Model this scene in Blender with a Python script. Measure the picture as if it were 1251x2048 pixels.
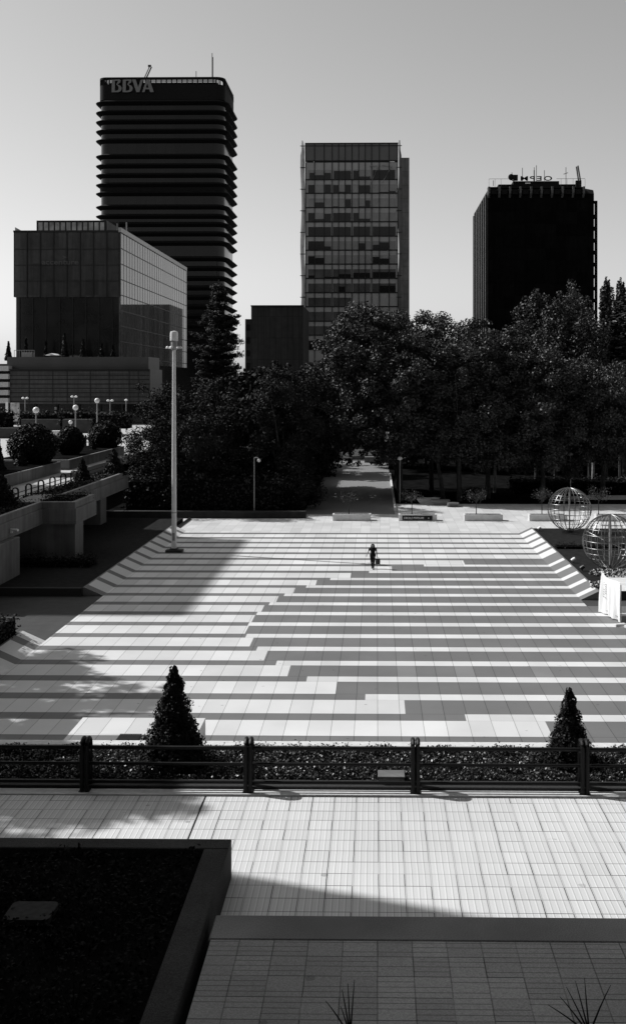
import bpy, math, random
import numpy as np
from mathutils import Vector, Matrix
R = math.radians
random.seed(7); RNG = np.random.default_rng(11)
SC = bpy.context.scene
COL = SC.collection
for o in list(bpy.data.objects): bpy.data.objects.remove(o)

# ---------------------------------------------------------------- camera
F, CX, CY, EYE, YAW = 2120.0, 721.0, 765.0, 13.0, 0.0151
cam_d = bpy.data.cameras.new("camera"); cam = bpy.data.objects.new("camera", cam_d); COL.objects.link(cam)
cam.location = (0, 0, EYE); cam.rotation_euler = (R(90), 0, YAW)
cam_d.sensor_fit = 'HORIZONTAL'; cam_d.sensor_width = 36; cam_d.lens = 36*F/1251
cam_d.shift_x = (625.5-CX)/1251; cam_d.shift_y = -(1024-CY)/1251
cam_d.clip_start = .5; cam_d.clip_end = 8000
SC.camera = cam

# ---------------------------------------------------------------- world, sun, exposure
SUN_EL, SUN_A = R(44.7), math.atan2(.3314, .9435)          # sun stands to the left and a little ahead
SDIR = Vector((-math.cos(SUN_A)*math.cos(SUN_EL), math.sin(SUN_A)*math.cos(SUN_EL), math.sin(SUN_EL)))
w = bpy.data.worlds.new("World"); SC.world = w; w.use_nodes = True
nt = w.node_tree; nt.nodes.clear()
sky = nt.nodes.new('ShaderNodeTexSky'); sky.sky_type = 'NISHITA'; sky.sun_disc = False
sky.sun_elevation = SUN_EL; sky.sun_rotation = math.atan2(SDIR.x, SDIR.y)
sky.air_density = 1.0; sky.dust_density = 2.3; sky.ozone_density = 1.0; sky.altitude = 600
mix = nt.nodes.new('ShaderNodeSeparateColor')               # yellow-green filter of a black and white film
bg = nt.nodes.new('ShaderNodeBackground'); out = nt.nodes.new('ShaderNodeOutputWorld')
nt.links.new(sky.outputs[0], mix.inputs[0]); nt.links.new(mix.outputs[1], bg.inputs[0]); nt.links.new(bg.outputs[0], out.inputs[0])
bg.inputs[1].default_value = 0.15
sl = bpy.data.lights.new("sun", 'SUN'); sl.energy = 4.6; sl.angle = R(.53); sl.color = (1, 1, 1)
so = bpy.data.objects.new("sun", sl); COL.objects.link(so); so.rotation_euler = SDIR.to_track_quat('Z', 'Y').to_euler()
SC.view_settings.view_transform = 'Standard'; SC.view_settings.look = 'None'
SC.view_settings.exposure = -0.03; SC.view_settings.gamma = 1.0
SC.render.engine = 'CYCLES'
SC.cycles.max_bounces = 6; SC.cycles.diffuse_bounces = 3; SC.cycles.transparent_max_bounces = 8

# ---------------------------------------------------------------- pixel <-> plan
def dirn(px):
    s = (px-CX)/F
    return s*math.cos(YAW)-math.sin(YAW), s*math.sin(YAW)+math.cos(YAW)
def at(px, py, z=0.0):
    D = F*(EYE-z)/(py-CY); a, b = dirn(px); return D*a, D*b
def atY(px, py, Y):
    a, b = dirn(px); D = Y/b; return D*a, EYE+(CY-py)*D/F
def X_(px, Y): return atY(px, 765, Y)[0]
def Z_(py, Y, px=753): return atY(px, py, Y)[1]

# ---------------------------------------------------------------- materials
MATS = {}
def mat(name, c, rough=.7, spec=.5, metal=0, var=0, scale=3, detail=4, bump=0, trans=0, emit=None, coat=0, var2=None):
    m = bpy.data.materials.new(name); m.use_nodes = True; MATS[name] = m
    n = m.node_tree.nodes; l = m.node_tree.links; b = n['Principled BSDF']
    b.inputs['Base Color'].default_value = (c, c, c, 1); b.inputs['Roughness'].default_value = rough
    b.inputs['Specular IOR Level'].default_value = spec; b.inputs['Metallic'].default_value = metal
    b.inputs['Transmission Weight'].default_value = trans
    if coat: b.inputs['Coat Weight'].default_value = coat; b.inputs['Coat Roughness'].default_value = .1
    if var or bump:
        tc = n.new('ShaderNodeTexCoord'); nz = n.new('ShaderNodeTexNoise')
        nz.inputs['Scale'].default_value = scale; nz.inputs['Detail'].default_value = detail
        l.new(tc.outputs['Object'], nz.inputs['Vector'])
        mr = n.new('ShaderNodeMapRange'); mr.inputs['From Min'].default_value = .3; mr.inputs['From Max'].default_value = .7
        mr.inputs['To Min'].default_value = c*(1-var); mr.inputs['To Max'].default_value = c*(1+var)
        l.new(nz.outputs[0], mr.inputs[0]); l.new(mr.outputs[0], b.inputs['Base Color'])
        src = mr.outputs[0]
        if var2:
            nz2 = n.new('ShaderNodeTexNoise'); nz2.inputs['Scale'].default_value = var2[1]; nz2.inputs['Detail'].default_value = 3
            l.new(tc.outputs['Object'], nz2.inputs['Vector'])
            m2 = n.new('ShaderNodeMapRange'); m2.inputs['From Min'].default_value = .3; m2.inputs['From Max'].default_value = .7
            m2.inputs['To Min'].default_value = 1-var2[0]; m2.inputs['To Max'].default_value = 1+var2[0]
            l.new(nz2.outputs[0], m2.inputs[0])
            mu = n.new('ShaderNodeMath'); mu.operation = 'MULTIPLY'; l.new(mr.outputs[0], mu.inputs[0]); l.new(m2.outputs[0], mu.inputs[1])
            l.new(mu.outputs[0], b.inputs['Base Color'])
        if bump:
            bp = n.new('ShaderNodeBump'); bp.inputs['Strength'].default_value = bump; bp.inputs['Distance'].default_value = .02
            l.new(nz.outputs[0], bp.inputs['Height']); l.new(bp.outputs[0], b.inputs['Normal'])
    return m

class NG:
    """tiny helper to write node maths"""
    def __init__(s, m): s.m = m; s.n = m.node_tree.nodes; s.l = m.node_tree.links
    def op(s, o, a, b=None, c=None):
        x = s.n.new('ShaderNodeMath'); x.operation = o
        for i, v in enumerate((a, b, c)):
            if v is None: continue
            if isinstance(v, (int, float)): x.inputs[i].default_value = v
            else: s.l.new(v, x.inputs[i])
        return x.outputs[0]
    def noise(s, vec, scale, detail=3):
        x = s.n.new('ShaderNodeTexNoise'); x.inputs['Scale'].default_value = scale; x.inputs['Detail'].default_value = detail
        s.l.new(vec, x.inputs['Vector']); return x.outputs[0]
    def white(s, a, b):
        c = s.n.new('ShaderNodeCombineXYZ'); s.l.new(a, c.inputs[0]); s.l.new(b, c.inputs[1])
        x = s.n.new('ShaderNodeTexWhiteNoise'); x.noise_dimensions = '3D'; s.l.new(c.outputs[0], x.inputs['Vector']); return x.outputs['Value']
    def rng(s, v, a, b, c, d):
        x = s.n.new('ShaderNodeMapRange'); s.l.new(v, x.inputs[0])
        for i, q in enumerate((a, b, c, d)): x.inputs[i+1].default_value = q
        return x.outputs[0]

def paving(name, c, tx, ty, joint=.012, jdark=.35, tvar=.08, ribs=0, rib_axis='x', rib_w=.18, rib_c=1.12, ox=0, oy=0, rough=.6,
           rows=None, odd=0, noise=.06, seam_var=.0, rib_dark=None, stag=0):
    """slabs: joints, a tone per slab, ribs; all in object (= plan) metres"""
    m = bpy.data.materials.new(name); m.use_nodes = True; MATS[name] = m
    g = NG(m); b = g.n['Principled BSDF']; b.inputs['Roughness'].default_value = rough; b.inputs['Specular IOR Level'].default_value = .3
    tc = g.n.new('ShaderNodeTexCoord'); sp = g.n.new('ShaderNodeSeparateXYZ'); g.l.new(tc.outputs['Object'], sp.inputs[0])
    wob = g.op('MULTIPLY', g.op('SUBTRACT', g.noise(tc.outputs['Object'], 1.3), .5), .02)
    x = g.op('ADD', g.op('ADD', sp.outputs[0], -ox), wob); y = g.op('ADD', sp.outputs[1], -oy)
    if rows:                                                # rows = (period, thin share)
        per, share = rows
        q = g.op('DIVIDE', y, per); fl = g.op('FLOOR', q); fr = g.op('SUBTRACT', q, fl)
        st = g.op('GREATER_THAN', fr, share); cy = g.op('ADD', g.op('MULTIPLY', fl, 2), st)
        e1 = g.op('LESS_THAN', fr, joint/per*.6); e2 = g.op('LESS_THAN', g.op('ABSOLUTE', g.op('SUBTRACT', fr, share)), joint/per*.6)
        jy = g.op('MAXIMUM', e1, e2)
    else:
        q = g.op('DIVIDE', y, ty); cy = g.op('FLOOR', q); fr = g.op('SUBTRACT', q, cy)
        jy = g.op('LESS_THAN', fr, joint/ty)
    fry = fr
    q = g.op('DIVIDE', x, tx); cx = g.op('FLOOR', q); frx = g.op('SUBTRACT', q, cx)
    jx = g.op('LESS_THAN', frx, joint/tx)
    wn = g.white(cx, cy)
    jstr = g.rng(g.white(g.op('ADD', cx, 31.3), cy), 0, 1, 1-(1-jdark)*(1-seam_var), 1-(1-jdark)*1.15)
    tone = g.rng(wn, 0, 1, 1-tvar, 1+tvar)
    if odd:
        od = g.op('GREATER_THAN', wn, 1-odd); tone = g.op('ADD', tone, g.op('MULTIPLY', od, .28))
    v = g.op('MULTIPLY', tone, c)
    nzs = g.noise(tc.outputs['Object'], .35, 4); v = g.op('MULTIPLY', v, g.rng(nzs, .3, .7, 1-noise, 1+noise))
    nz = g.noise(tc.outputs['Object'], 60, 3); v = g.op('MULTIPLY', v, g.rng(nz, .3, .7, 1-noise*1.4, 1+noise*1.4))
    if ribs:
        f_ = frx if rib_axis == 'x' else fry
        rr = g.op('FRACT', g.op('MULTIPLY', f_, ribs))
        hi = g.op('LESS_THAN', rr, rib_w)
        if rib_dark is not None:
            hi2 = g.op('GREATER_THAN', g.white(g.op('FLOOR', g.op('MULTIPLY', f_, ribs)), g.op('ADD', g.op('MULTIPLY', cx, 7.1), cy)), .3)
            hi = g.op('MULTIPLY', hi, hi2)
            v = g.op('MULTIPLY', v, g.op('SUBTRACT', 1, g.op('MULTIPLY', hi, 1-rib_dark)))
        else:
            lo = g.op('MULTIPLY', g.op('GREATER_THAN', rr, rib_w), g.op('LESS_THAN', rr, rib_w*1.7))
            v = g.op('MULTIPLY', v, g.op('ADD', 1, g.op('SUBTRACT', g.op('MULTIPLY', hi, rib_c-1), g.op('MULTIPLY', lo, .3))))
    j = g.op('MAXIMUM', jx, jy)
    v = g.op('MULTIPLY', v, g.op('SUBTRACT', 1, g.op('MULTIPLY', j, g.op('SUBTRACT', 1, jstr))))
    # small dark stains
    st_ = g.op('GREATER_THAN', g.noise(tc.outputs['Object'], 2.2, 6), .735)
    v = g.op('MULTIPLY', v, g.op('SUBTRACT', 1, g.op('MULTIPLY', st_, .25)))
    vo = g.n.new('ShaderNodeTexVoronoi'); vo.inputs['Scale'].default_value = .9; g.l.new(tc.outputs['Object'], vo.inputs['Vector'])
    gum = g.op('LESS_THAN', vo.outputs['Distance'], .055); v = g.op('MULTIPLY', v, g.op('SUBTRACT', 1, g.op('MULTIPLY', gum, .35)))
    big = g.noise(tc.outputs['Object'], .12, 5); v = g.op('MULTIPLY', v, g.rng(big, .35, .65, .92, 1.05))
    g.l.new(v, b.inputs['Base Color'])
    bp = g.n.new('ShaderNodeBump'); bp.inputs['Strength'].default_value = .25; bp.inputs['Distance'].default_value = .01
    g.l.new(nz, bp.inputs['Height']); g.l.new(bp.outputs[0], b.inputs['Normal'])
    return m

def board_marks(name, c, px, pz, line=.05, dark=.6, rough=.6, spec=.4, var=.08, axis=0):
    """cast concrete, panels: joint lines along a horizontal axis and up"""
    m = bpy.data.materials.new(name); m.use_nodes = True; MATS[name] = m
    g = NG(m); b = g.n['Principled BSDF']; b.inputs['Roughness'].default_value = rough; b.inputs['Specular IOR Level'].default_value = spec
    tc = g.n.new('ShaderNodeTexCoord'); sp = g.n.new('ShaderNodeSeparateXYZ'); g.l.new(tc.outputs['Object'], sp.inputs[0])
    h = g.op('ADD', sp.outputs[0], sp.outputs[1])
    q = g.op('DIVIDE', h, px); cx = g.op('FLOOR', q); fx = g.op('SUBTRACT', q, cx)
    q = g.op('DIVIDE', sp.outputs[2], pz); cz = g.op('FLOOR', q); fz = g.op('SUBTRACT', q, cz)
    j = g.op('MAXIMUM', g.op('LESS_THAN', fx, line/px), g.op('LESS_THAN', fz, line/pz))
    v = g.op('MULTIPLY', g.rng(g.white(cx, cz), 0, 1, 1-var, 1+var), c)
    v = g.op('MULTIPLY', v, g.rng(g.noise(tc.outputs['Object'], .8, 6), .3, .7, .8, 1.2))
    mp_ = g.n.new('ShaderNodeMapping'); mp_.inputs['Scale'].default_value = (2.2, 2.2, .12); g.l.new(tc.outputs['Object'], mp_.inputs[0])
    v = g.op('MULTIPLY', v, g.rng(g.noise(mp_.outputs[0], 1.0, 5), .35, .65, .78, 1.12))
    v = g.op('MULTIPLY', v, g.op('SUBTRACT', 1, g.op('MULTIPLY', j, 1-dark)))
    g.l.new(v, b.inputs['Base Color']); return m

M_ground = mat('ground', .05, .9, .2, var=.3, scale=.2)
M_soil = mat('park soil', .008, 1, .0, var=.5, scale=.8, detail=8)
PER, SHARE, Y0 = 2.63, .315, 38.10+0.0
Y0 = 27560/(1489-766)
M_white = paving('pale granite slab', .61, .87, 1, joint=.022, jdark=.45, tvar=.09, ox=.02, oy=Y0, rows=(PER, SHARE), noise=.06)
M_grey = paving('grey granite slab', .15, .87, 1, joint=.026, jdark=.4, tvar=.06, ox=.02, oy=Y0, rows=(PER, SHARE), odd=.012, noise=.08)
M_prom = paving('promenade slab', .56, .87, 1.75, joint=.02, jdark=.6, tvar=.09, ox=.3, noise=.06)
M_ramp_w = mat('pale granite coping', .60, .6, .3, var=.05, scale=20)
M_ramp_g = mat('grey granite coping', .15, .6, .3, var=.08, scale=20)
M_terr = paving('ribbed cement tile', .62, .40, .40, joint=.015, jdark=.08, tvar=.035, ribs=4, rib_axis='x', rib_w=.2, rib_c=1.18, ox=.02, oy=.09, noise=.05, seam_var=.6)
M_terr2 = paving('worn cement tile', .27, .44, .44, joint=.015, jdark=.3, tvar=.14, ribs=4, rib_axis='y', rib_w=.13, ox=.0, oy=.0, noise=.2, seam_var=.6, rib_dark=.42)
M_kerb = mat('pale kerb stone', .6, .7, .3, var=.12, scale=8)
M_dkerb = mat('dark kerb stone', .03, .8, .3, var=.3, scale=30, bump=.3)
M_gran = mat('speckled granite coping', .055, .9, .1, var=.6, scale=90, detail=6, bump=.5, var2=(.2, 1.2))
M_conc = board_marks('cast concrete', .15, 1.1, 3.1, .02, .7)
M_dark_c = mat('dark street concrete', .05, .8, .2, var=.2, scale=1)
M_conc_l = mat('pale concrete', .6, .8, .2, var=.12, scale=2, bump=.1)
M_black = mat('black paint', .004, .5, .25)
M_iron = mat('dark painted iron', .02, .45, .5, var=.2, scale=10)
M_paint = mat('white painted steel', .78, .35, .5, var=.03, scale=4)
M_galv = mat('grey steel', .32, .4, .5, metal=.3, var=.1, scale=8)
M_chrome = mat('polished steel', .27, .28, .5, metal=1, var=.15, scale=6)
M_bark = mat('bark', .04, .9, .2, var=.5, scale=3, detail=8, bump=.5)
M_barkp = mat('pale plane bark', .30, .85, .2, var=.45, scale=2.4, detail=6, bump=.2)
def leafm(name, c, spec, rough):
    m = mat(name, c, rough, spec); g = NG(m); b = g.n['Principled BSDF']
    ge = g.n.new('ShaderNodeNewGeometry'); v = g.rng(ge.outputs['Random Per Island'], 0, 1, c*.45, c*1.6); g.l.new(v, b.inputs['Base Color']); return m
M_leaf = leafm('plane leaf', .036, .28, .5)
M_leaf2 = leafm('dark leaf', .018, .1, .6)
M_leaf3 = leafm('poplar leaf', .036, .3, .5)
M_need = leafm('needle', .016, .2, .6)
M_top = leafm('clipped topiary leaf', .007, .15, .55)
M_cover = leafm('ground cover leaf', .032, .5, .4)
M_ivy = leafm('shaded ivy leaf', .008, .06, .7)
M_flower = leafm('pale flower', .6, .3, .6)
M_lawn = mat('lawn', .013, .95, .1, var=.45, scale=2.5, detail=9, bump=.5)
M_core = mat('inner shade of foliage', .006, 1, 0)  # near-black solid inside shrubs: shade between leaves put in as colour
M_glassA = board_marks('dark curtain glass', .045, 3.06, 3.7, .02, .8, .08, .5, var=.28)
M_glassA2 = mat('lower glass reflection tone', .015, .08, .5, var=.6, scale=.18, detail=3)  # dark blotchy colour stands in for reflections in the lower panes
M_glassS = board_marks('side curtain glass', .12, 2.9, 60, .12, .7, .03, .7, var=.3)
M_mull = mat('dark mullion', .008, .5, .3)
M_fascia = mat('brushed fascia', .32, .4, .5, metal=.2, var=.05)
M_penth = mat('translucent roof panel', .3, .5, .4, var=.5, scale=.6)
M_bbglass = board_marks('smoked glass', .007, 3.8, 400, .3, .3, .15, .28, var=.35)
M_fin = mat('rusted steel sunshade', .008, .75, .15, var=.3, scale=2)
M_sign = mat('sign letter', .19, .6, .3)
M_signd = mat('faint sign letter', .06, .5, .4)
M_t2 = mat('tower spandrel panel', .29, .3, .5, var=.12, scale=.2)
M_t2top = mat('tower top panel', .075, .3, .5, var=.12, scale=.3)
M_t2blind = mat('window with blind', .18, .15, .5, var=.2, scale=.25)
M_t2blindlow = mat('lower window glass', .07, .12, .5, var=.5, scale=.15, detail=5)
M_t2win = mat('open window glass', .008, .12, .3)
M_t2side = board_marks('pale tower cladding', .22, 40, 3.7, .12, .6, var=.08)
M_fing = mat('sunlit glass fin', .5, .3, .5, var=.1, scale=1)  # pale tone stands for the sun on the left fin
M_t3 = board_marks('black tower cladding', .005, 2.97, 3.4, .9, .9, .8, .02, var=.3)
M_t3rib = mat('tower rib', .04, .5, .4, var=.2, scale=.5)
M_t3brk = mat('concrete bracket', .11, .7, .3, var=.2, scale=1)
M_low = board_marks('dark ribbed wall', .028, 1.2, 4.4, .14, .6, .6, .2, var=.15)
M_pod = board_marks('podium cladding', .05, 11.0, 1.25, .07, .45, .35, .35, var=.18)
M_podp = mat('podium parapet', .042, .4, .5, var=.15, scale=.2)
M_podl = mat('pale stair slab', .42, .7, .3, var=.1, scale=.6)
M_void = mat('dark shopfront', .006, .15, .4)
M_globe = mat('white lamp globe', .72, .3, .5)
M_cloth = mat('white tarpaulin', .80, .7, .2, var=.04, scale=1.5)
M_skin = mat('skin', .22, .6, .3); M_hair = mat('dark hair', .012, .5, .3); M_dress = mat('dark clothes', .012, .85, .1, var=.5, scale=8)
M_bag = mat('dark bag', .05, .7, .2, var=.2, scale=8)
M_poster = mat('poster', .40, .6, .3, var=.5, scale=1.5, detail=6)
M_grate = mat('drain grate', .015, .6, .4)
M_cover_pl = mat('manhole plate', .05, .9, .1, var=.2, scale=12)
M_far = mat('dark facade', .12, .8, .2, var=.2, scale=.3)  # one dark wall tone with slight noise

# ---------------------------------------------------------------- object helpers
def tag(o, label=None, cat=None, group=None, kind=None):
    if label: o['label'] = label
    if cat: o['category'] = cat
    if group: o['group'] = group
    if kind: o['kind'] = kind
    return o
def thing(name, loc, label, cat, group=None, rz=0):
    o = bpy.data.objects.new(name, None); COL.objects.link(o); o.location = loc; o.rotation_euler = (0, 0, rz)
    o.empty_display_size = .1
    return tag(o, label, cat, group)
def link(name, me, mats, parent=None, off=None, smooth=False):
    for m in (mats if isinstance(mats, (list, tuple)) else [mats]): me.materials.append(m)
    if smooth: me.polygons.foreach_set('use_smooth', [True]*len(me.polygons))
    o = bpy.data.objects.new(name, me); COL.objects.link(o)
    if parent is not None: o.parent = parent
    if off is not None: o.location = off
    return o
class MB:
    def __init__(s): s.v = []; s.f = []; s.m = []
    def add(s, vs, fs, mi=0):
        b = len(s.v); s.v += [tuple(map(float, v)) for v in vs]; s.f += [tuple(b+i for i in f) for f in fs]; s.m += [mi]*len(fs); return s
    def box(s, x0, x1, y0, y1, z0, z1, mi=0):
        v = [(x0,y0,z0),(x1,y0,z0),(x1,y1,z0),(x0,y1,z0),(x0,y0,z1),(x1,y0,z1),(x1,y1,z1),(x0,y1,z1)]
        return s.add(v, [(0,3,2,1),(4,5,6,7),(0,1,5,4),(1,2,6,5),(2,3,7,6),(3,0,4,7)], mi)
    def bbox(s, x0, x1, y0, y1, z0, z1, c=.01, mi=0):       # box with chamfered top rim
        v = [(x0,y0,z0),(x1,y0,z0),(x1,y1,z0),(x0,y1,z0),(x0,y0,z1-c),(x1,y0,z1-c),(x1,y1,z1-c),(x0,y1,z1-c),
             (x0+c,y0+c,z1),(x1-c,y0+c,z1),(x1-c,y1-c,z1),(x0+c,y1-c,z1)]
        f = [(0,3,2,1),(8,9,10,11)]
        for a in range(4):
            b = (a+1) % 4; f += [(a,b,b+4,a+4),(a+4,b+4,b+8,a+8)]
        return s.add(v, f, mi)
    def prism(s, pts, z0, z1, mi=0):
        n = len(pts); v = [(x,y,z0) for x,y in pts]+[(x,y,z1) for x,y in pts]
        f = [tuple(range(n-1,-1,-1)), tuple(range(n,2*n))]+[(i,(i+1)%n,(i+1)%n+n,i+n) for i in range(n)]
        return s.add(v, f, mi)
    def poly(s, pts, mi=0): return s.add(pts, [tuple(range(len(pts)))], mi)
    def loft(s, loops, cap=True, mi=0):
        n = len(loops[0]); v = [p for l in loops for p in l]; f = []
        for k in range(len(loops)-1):
            for i in range(n): j = (i+1) % n; f.append((k*n+i, k*n+j, (k+1)*n+j, (k+1)*n+i))
        if cap: f += [tuple(range(n-1,-1,-1)), tuple(range((len(loops)-1)*n, len(loops)*n))]
        return s.add(v, f, mi)
    def tube(s, pts, r, n=8, mi=0, closed=False):
        pts = [Vector(p) for p in pts]; k = len(pts); rs = r if isinstance(r, (list, tuple)) else [r]*k; loops = []
        up = Vector((0,0,1)); 
        for i, p in enumerate(pts):
            if closed: t = pts[(i+1)%k]-pts[i-1]
            else: t = pts[min(i+1,k-1)]-pts[max(i-1,0)]
            t.normalize(); a = t.cross(up if abs(t.z) < .95 else Vector((1,0,0))).normalized(); b = t.cross(a)
            loops.append([p+(a*math.cos(q)+b*math.sin(q))*rs[i] for q in [2*math.pi*j/n for j in range(n)]])
        if closed: loops.append(loops[0])
        return s.loft(loops, not closed, mi)
    def lathe(s, prof, c=(0,0,0), n=16, mi=0):
        loops = [[(c[0]+r*math.cos(2*math.pi*j/n), c[1]+r*math.sin(2*math.pi*j/n), c[2]+z) for j in range(n)] for r, z in prof]
        return s.loft(loops, True, mi)
    def ball(s, c, r, n=14, m=9, mi=0, sz=1):
        prof = [(max(r*math.sin(math.pi*i/m), .001), -r*sz*math.cos(math.pi*i/m)) for i in range(m+1)]
        return s.lathe(prof, c, n, mi)
    def build(s, name, mats, parent=None, world=False, smooth=False, kind=None):
        me = bpy.data.meshes.new(name); me.from_pydata(s.v, [], s.f)
        ms = mats if isinstance(mats, (list, tuple)) else [mats]
        if len(ms) > 1: me.polygons.foreach_set('material_index', s.m)
        me.update()
        off = (-Vector(parent.location)) if (world and parent is not None) else None
        o = link(name, me, ms, parent, off, smooth)
        if smooth:
            me.set_sharp_from_angle(angle=R(40))
        if kind: o['kind'] = kind
        return o
def copy_tree(o, parent=None):
    c = o.copy(); COL.objects.link(c)
    if parent is not None: c.parent = parent
    for ch in o.children: copy_tree(ch, c)
    return c
def struct(name, mb, m): return mb.build(name, m, kind='structure')

def text_mesh(s, size, ext, bold=0, spacing=1.0):
    cu = bpy.data.curves.new('lettering', 'FONT'); cu.body = s; cu.size = size; cu.extrude = ext; cu.offset = bold
    cu.resolution_u = 3; cu.space_character = spacing
    o = bpy.data.objects.new('lettering', cu); COL.objects.link(o)
    me = bpy.data.meshes.new_from_object(o.evaluated_get(bpy.context.evaluated_depsgraph_get()))
    bpy.data.objects.remove(o); me.materials.clear()
    return me
def place_text(name, s, x, y, z, width, height, m, parent, ext=.05, bold=0, mirror=False, spacing=1.0, world=True):
    """upright lettering facing -Y whose box starts at x, z"""
    me = text_mesh(s, 1, .0001, bold, spacing); co = np.array([v.co[:] for v in me.vertices])
    lo, hi = co.min(0), co.max(0); n = np.empty_like(co)
    u = (co[:,0]-lo[0])/(hi[0]-lo[0])
    if mirror: u = 1-u
    n[:,0] = x+u*width; n[:,2] = z+(co[:,1]-lo[1])/(hi[1]-lo[1])*height; n[:,1] = y-np.where(co[:,2] > 0, ext, 0)
    me.vertices.foreach_set('co', n.ravel()); me.update()
    off = -Vector(parent.location) if world else None
    return link(name, me, m, parent, off)

# ---------------------------------------------------------------- foliage
def leaves(name, C, N, S, m, parent=None, off=None, asp=.62):
    n = len(C); C = np.asarray(C, float); N = N/np.linalg.norm(N, axis=1)[:, None]
    a = np.cross(N, RNG.normal(size=(n,3))); a /= np.linalg.norm(a, axis=1)[:, None]; b = np.cross(N, a)
    S = np.broadcast_to(S, (n,))[:, None]
    v = np.stack([C-a*S*.5, C-b*S*asp*.5+N*S*.08, C+a*S*.5, C+b*S*asp*.5+N*S*.08], 1).reshape(-1,3)
    me = bpy.data.meshes.new(name); me.vertices.add(4*n); me.vertices.foreach_set('co', v.ravel())
    me.loops.add(4*n); me.loops.foreach_set('vertex_index', np.arange(4*n)); me.polygons.add(n)
    me.polygons.foreach_set('loop_start', np.arange(0, 4*n, 4)); me.polygons.foreach_set('loop_total', np.full(n, 4))
    me.update(); me.validate(); return link(name, me, m, parent, off)
def clump_pts(cl, per):
    P = []; N = []
    for c, r in cl:
        k = int(per*r*r); d = RNG.normal(size=(k,3)); d /= np.linalg.norm(d, axis=1)[:, None]
        rr = r*RNG.uniform(.2, 1.3, (k,1))**.7; P.append(np.array(c)+d*rr*[1,1,.85]); N.append(d*.6+RNG.normal(size=(k,3))*.8+[0,0,.3])
    return np.concatenate(P), np.concatenate(N)
def limbs(mb, h, r0, spread, crown_z, n=7, lean=0):
    top = (lean*.5, 0, crown_z+h*.35)
    mb.tube([(0,0,-.2),(lean*.15,0,h*.12),(lean*.3,.05,crown_z),top], [r0*1.25,r0,r0*.75,r0*.3], 9)
    for i in range(n):
        a = 2*math.pi*i/n+random.uniform(-.3,.3); s = spread*random.uniform(.55,.9); z0 = crown_z*random.uniform(.75,1.15)
        p0 = Vector((lean*.28, .03, z0)); p3 = Vector((math.cos(a)*s, math.sin(a)*s, z0+(h-crown_z)*random.uniform(.35,.75)))
        p1 = p0.lerp(p3,.35)+Vector((0,0,.4)); p2 = p0.lerp(p3,.7)+Vector((random.uniform(-.4,.4),random.uniform(-.4,.4),.3))
        mb.tube([p0,p1,p2,p3], [r0*.5,r0*.36,r0*.22,r0*.06], 6)
def round_tree_parts(root, h, wid, base, m, bark, nclump=60, leaf=.34, per=190, r0=.26, dep=None, core=True, rc=(1.0,1.9), shift=0.0):
    nclump = int(nclump*2.2); rc = (rc[0]*.62, rc[1]*.66)
    """crown = ellipsoid from z=base to z=h with lumpy clumps"""
    dep = dep or wid; cz = (h+base)/2; rz = (h-base)/2; cl = []
    nl = max(6, nclump//9); lob = []
    for i in range(nl):                                      # big limbs of leaves, uneven in size
        zz = -.95+1.8*(i+.5)/nl+RNG.uniform(-.12,.12); a = i*2.4+RNG.uniform(-.5,.5); k = RNG.uniform(.35,.78)
        w_ = math.sqrt(max(.12, 1-max(zz,-.35)**2*.85))
        lr = wid*RNG.uniform(.15,.27)
        lob.append((math.cos(a)*k*w_*wid/2, math.sin(a)*k*w_*dep/2, cz+zz*(rz-lr*.5), lr))
    lob.append((RNG.uniform(-.1,.1)*wid, 0, h-wid*.16, wid*.16))
    for i in range(nclump):
        L = lob[i % len(lob)]; d = RNG.normal(size=3); d /= np.linalg.norm(d); r = RNG.uniform(*rc)*RNG.choice([.6,1,1])
        q = L[3]*RNG.uniform(.45,1.0)
        z = min(L[2]+d[2]*q*.9, h-r*.8); cl.append(((L[0]+d[0]*q, L[1]+d[1]*q, max(z, base+.2)), r))
    P, N = clump_pts([((c_[0]+shift, c_[1], c_[2]), q_) for c_, q_ in cl], per)
    t = MB(); limbs(t, h, r0, wid/2, base+rz*.35, 7, lean=shift)
    t.build('trunk', bark, root, smooth=True)
    cr = leaves('crown', P, N, RNG.uniform(.6,1.25,len(P))*leaf, m, root)
    return cr
def poplar_parts(root, h, wid, m, bark, leaf=.28, n=16000, base=1.5):
    t = MB(); t.tube([(0,0,-.2),(0,0,h*.3),(.05,0,h*.93)], [.28,.2,.04], 8)
    P = []; N = []
    K = 40                                                   # steep plumes
    for i in range(K):
        a = RNG.uniform(0, 2*math.pi); f = RNG.uniform(0,1)**.7; rr = wid/2*.8*f
        zt = h*(1-.26*f*RNG.uniform(.2,1.2)); L = (zt-base)*RNG.uniform(.35,.75); z0 = zt-L
        k = int(n/K); u = RNG.uniform(0,1,k); th = RNG.uniform(0,2*math.pi,k)
        w_ = wid*.15*np.sin(np.pi*np.clip(u*.9+.08,0,1))**.5*RNG.uniform(.2,1,k)**.5*(1+.3*np.sin(u*31+i))
        x = math.cos(a)*rr*(.6+.4*u)+np.cos(th)*w_; y = math.sin(a)*rr*(.6+.4*u)+np.sin(th)*w_; z = z0+u*L
        P.append(np.stack([x,y,z],1)); N.append(np.stack([np.cos(th),np.sin(th),np.full(k,.3)],1)+RNG.normal(size=(k,3))*.6)
        t.tube([(0,0,max(z0-.8,.5)),(math.cos(a)*rr*.6,math.sin(a)*rr*.6,z0+L*.2),(math.cos(a)*rr,math.sin(a)*rr,z0+L*.7)],[.07,.05,.015],5)
    t.build('trunk', bark, root, smooth=True)
    P = np.concatenate(P); N = np.concatenate(N)
    leaves('crown', P, N, RNG.uniform(.6,1.25,len(P))*leaf, m, root)
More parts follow.
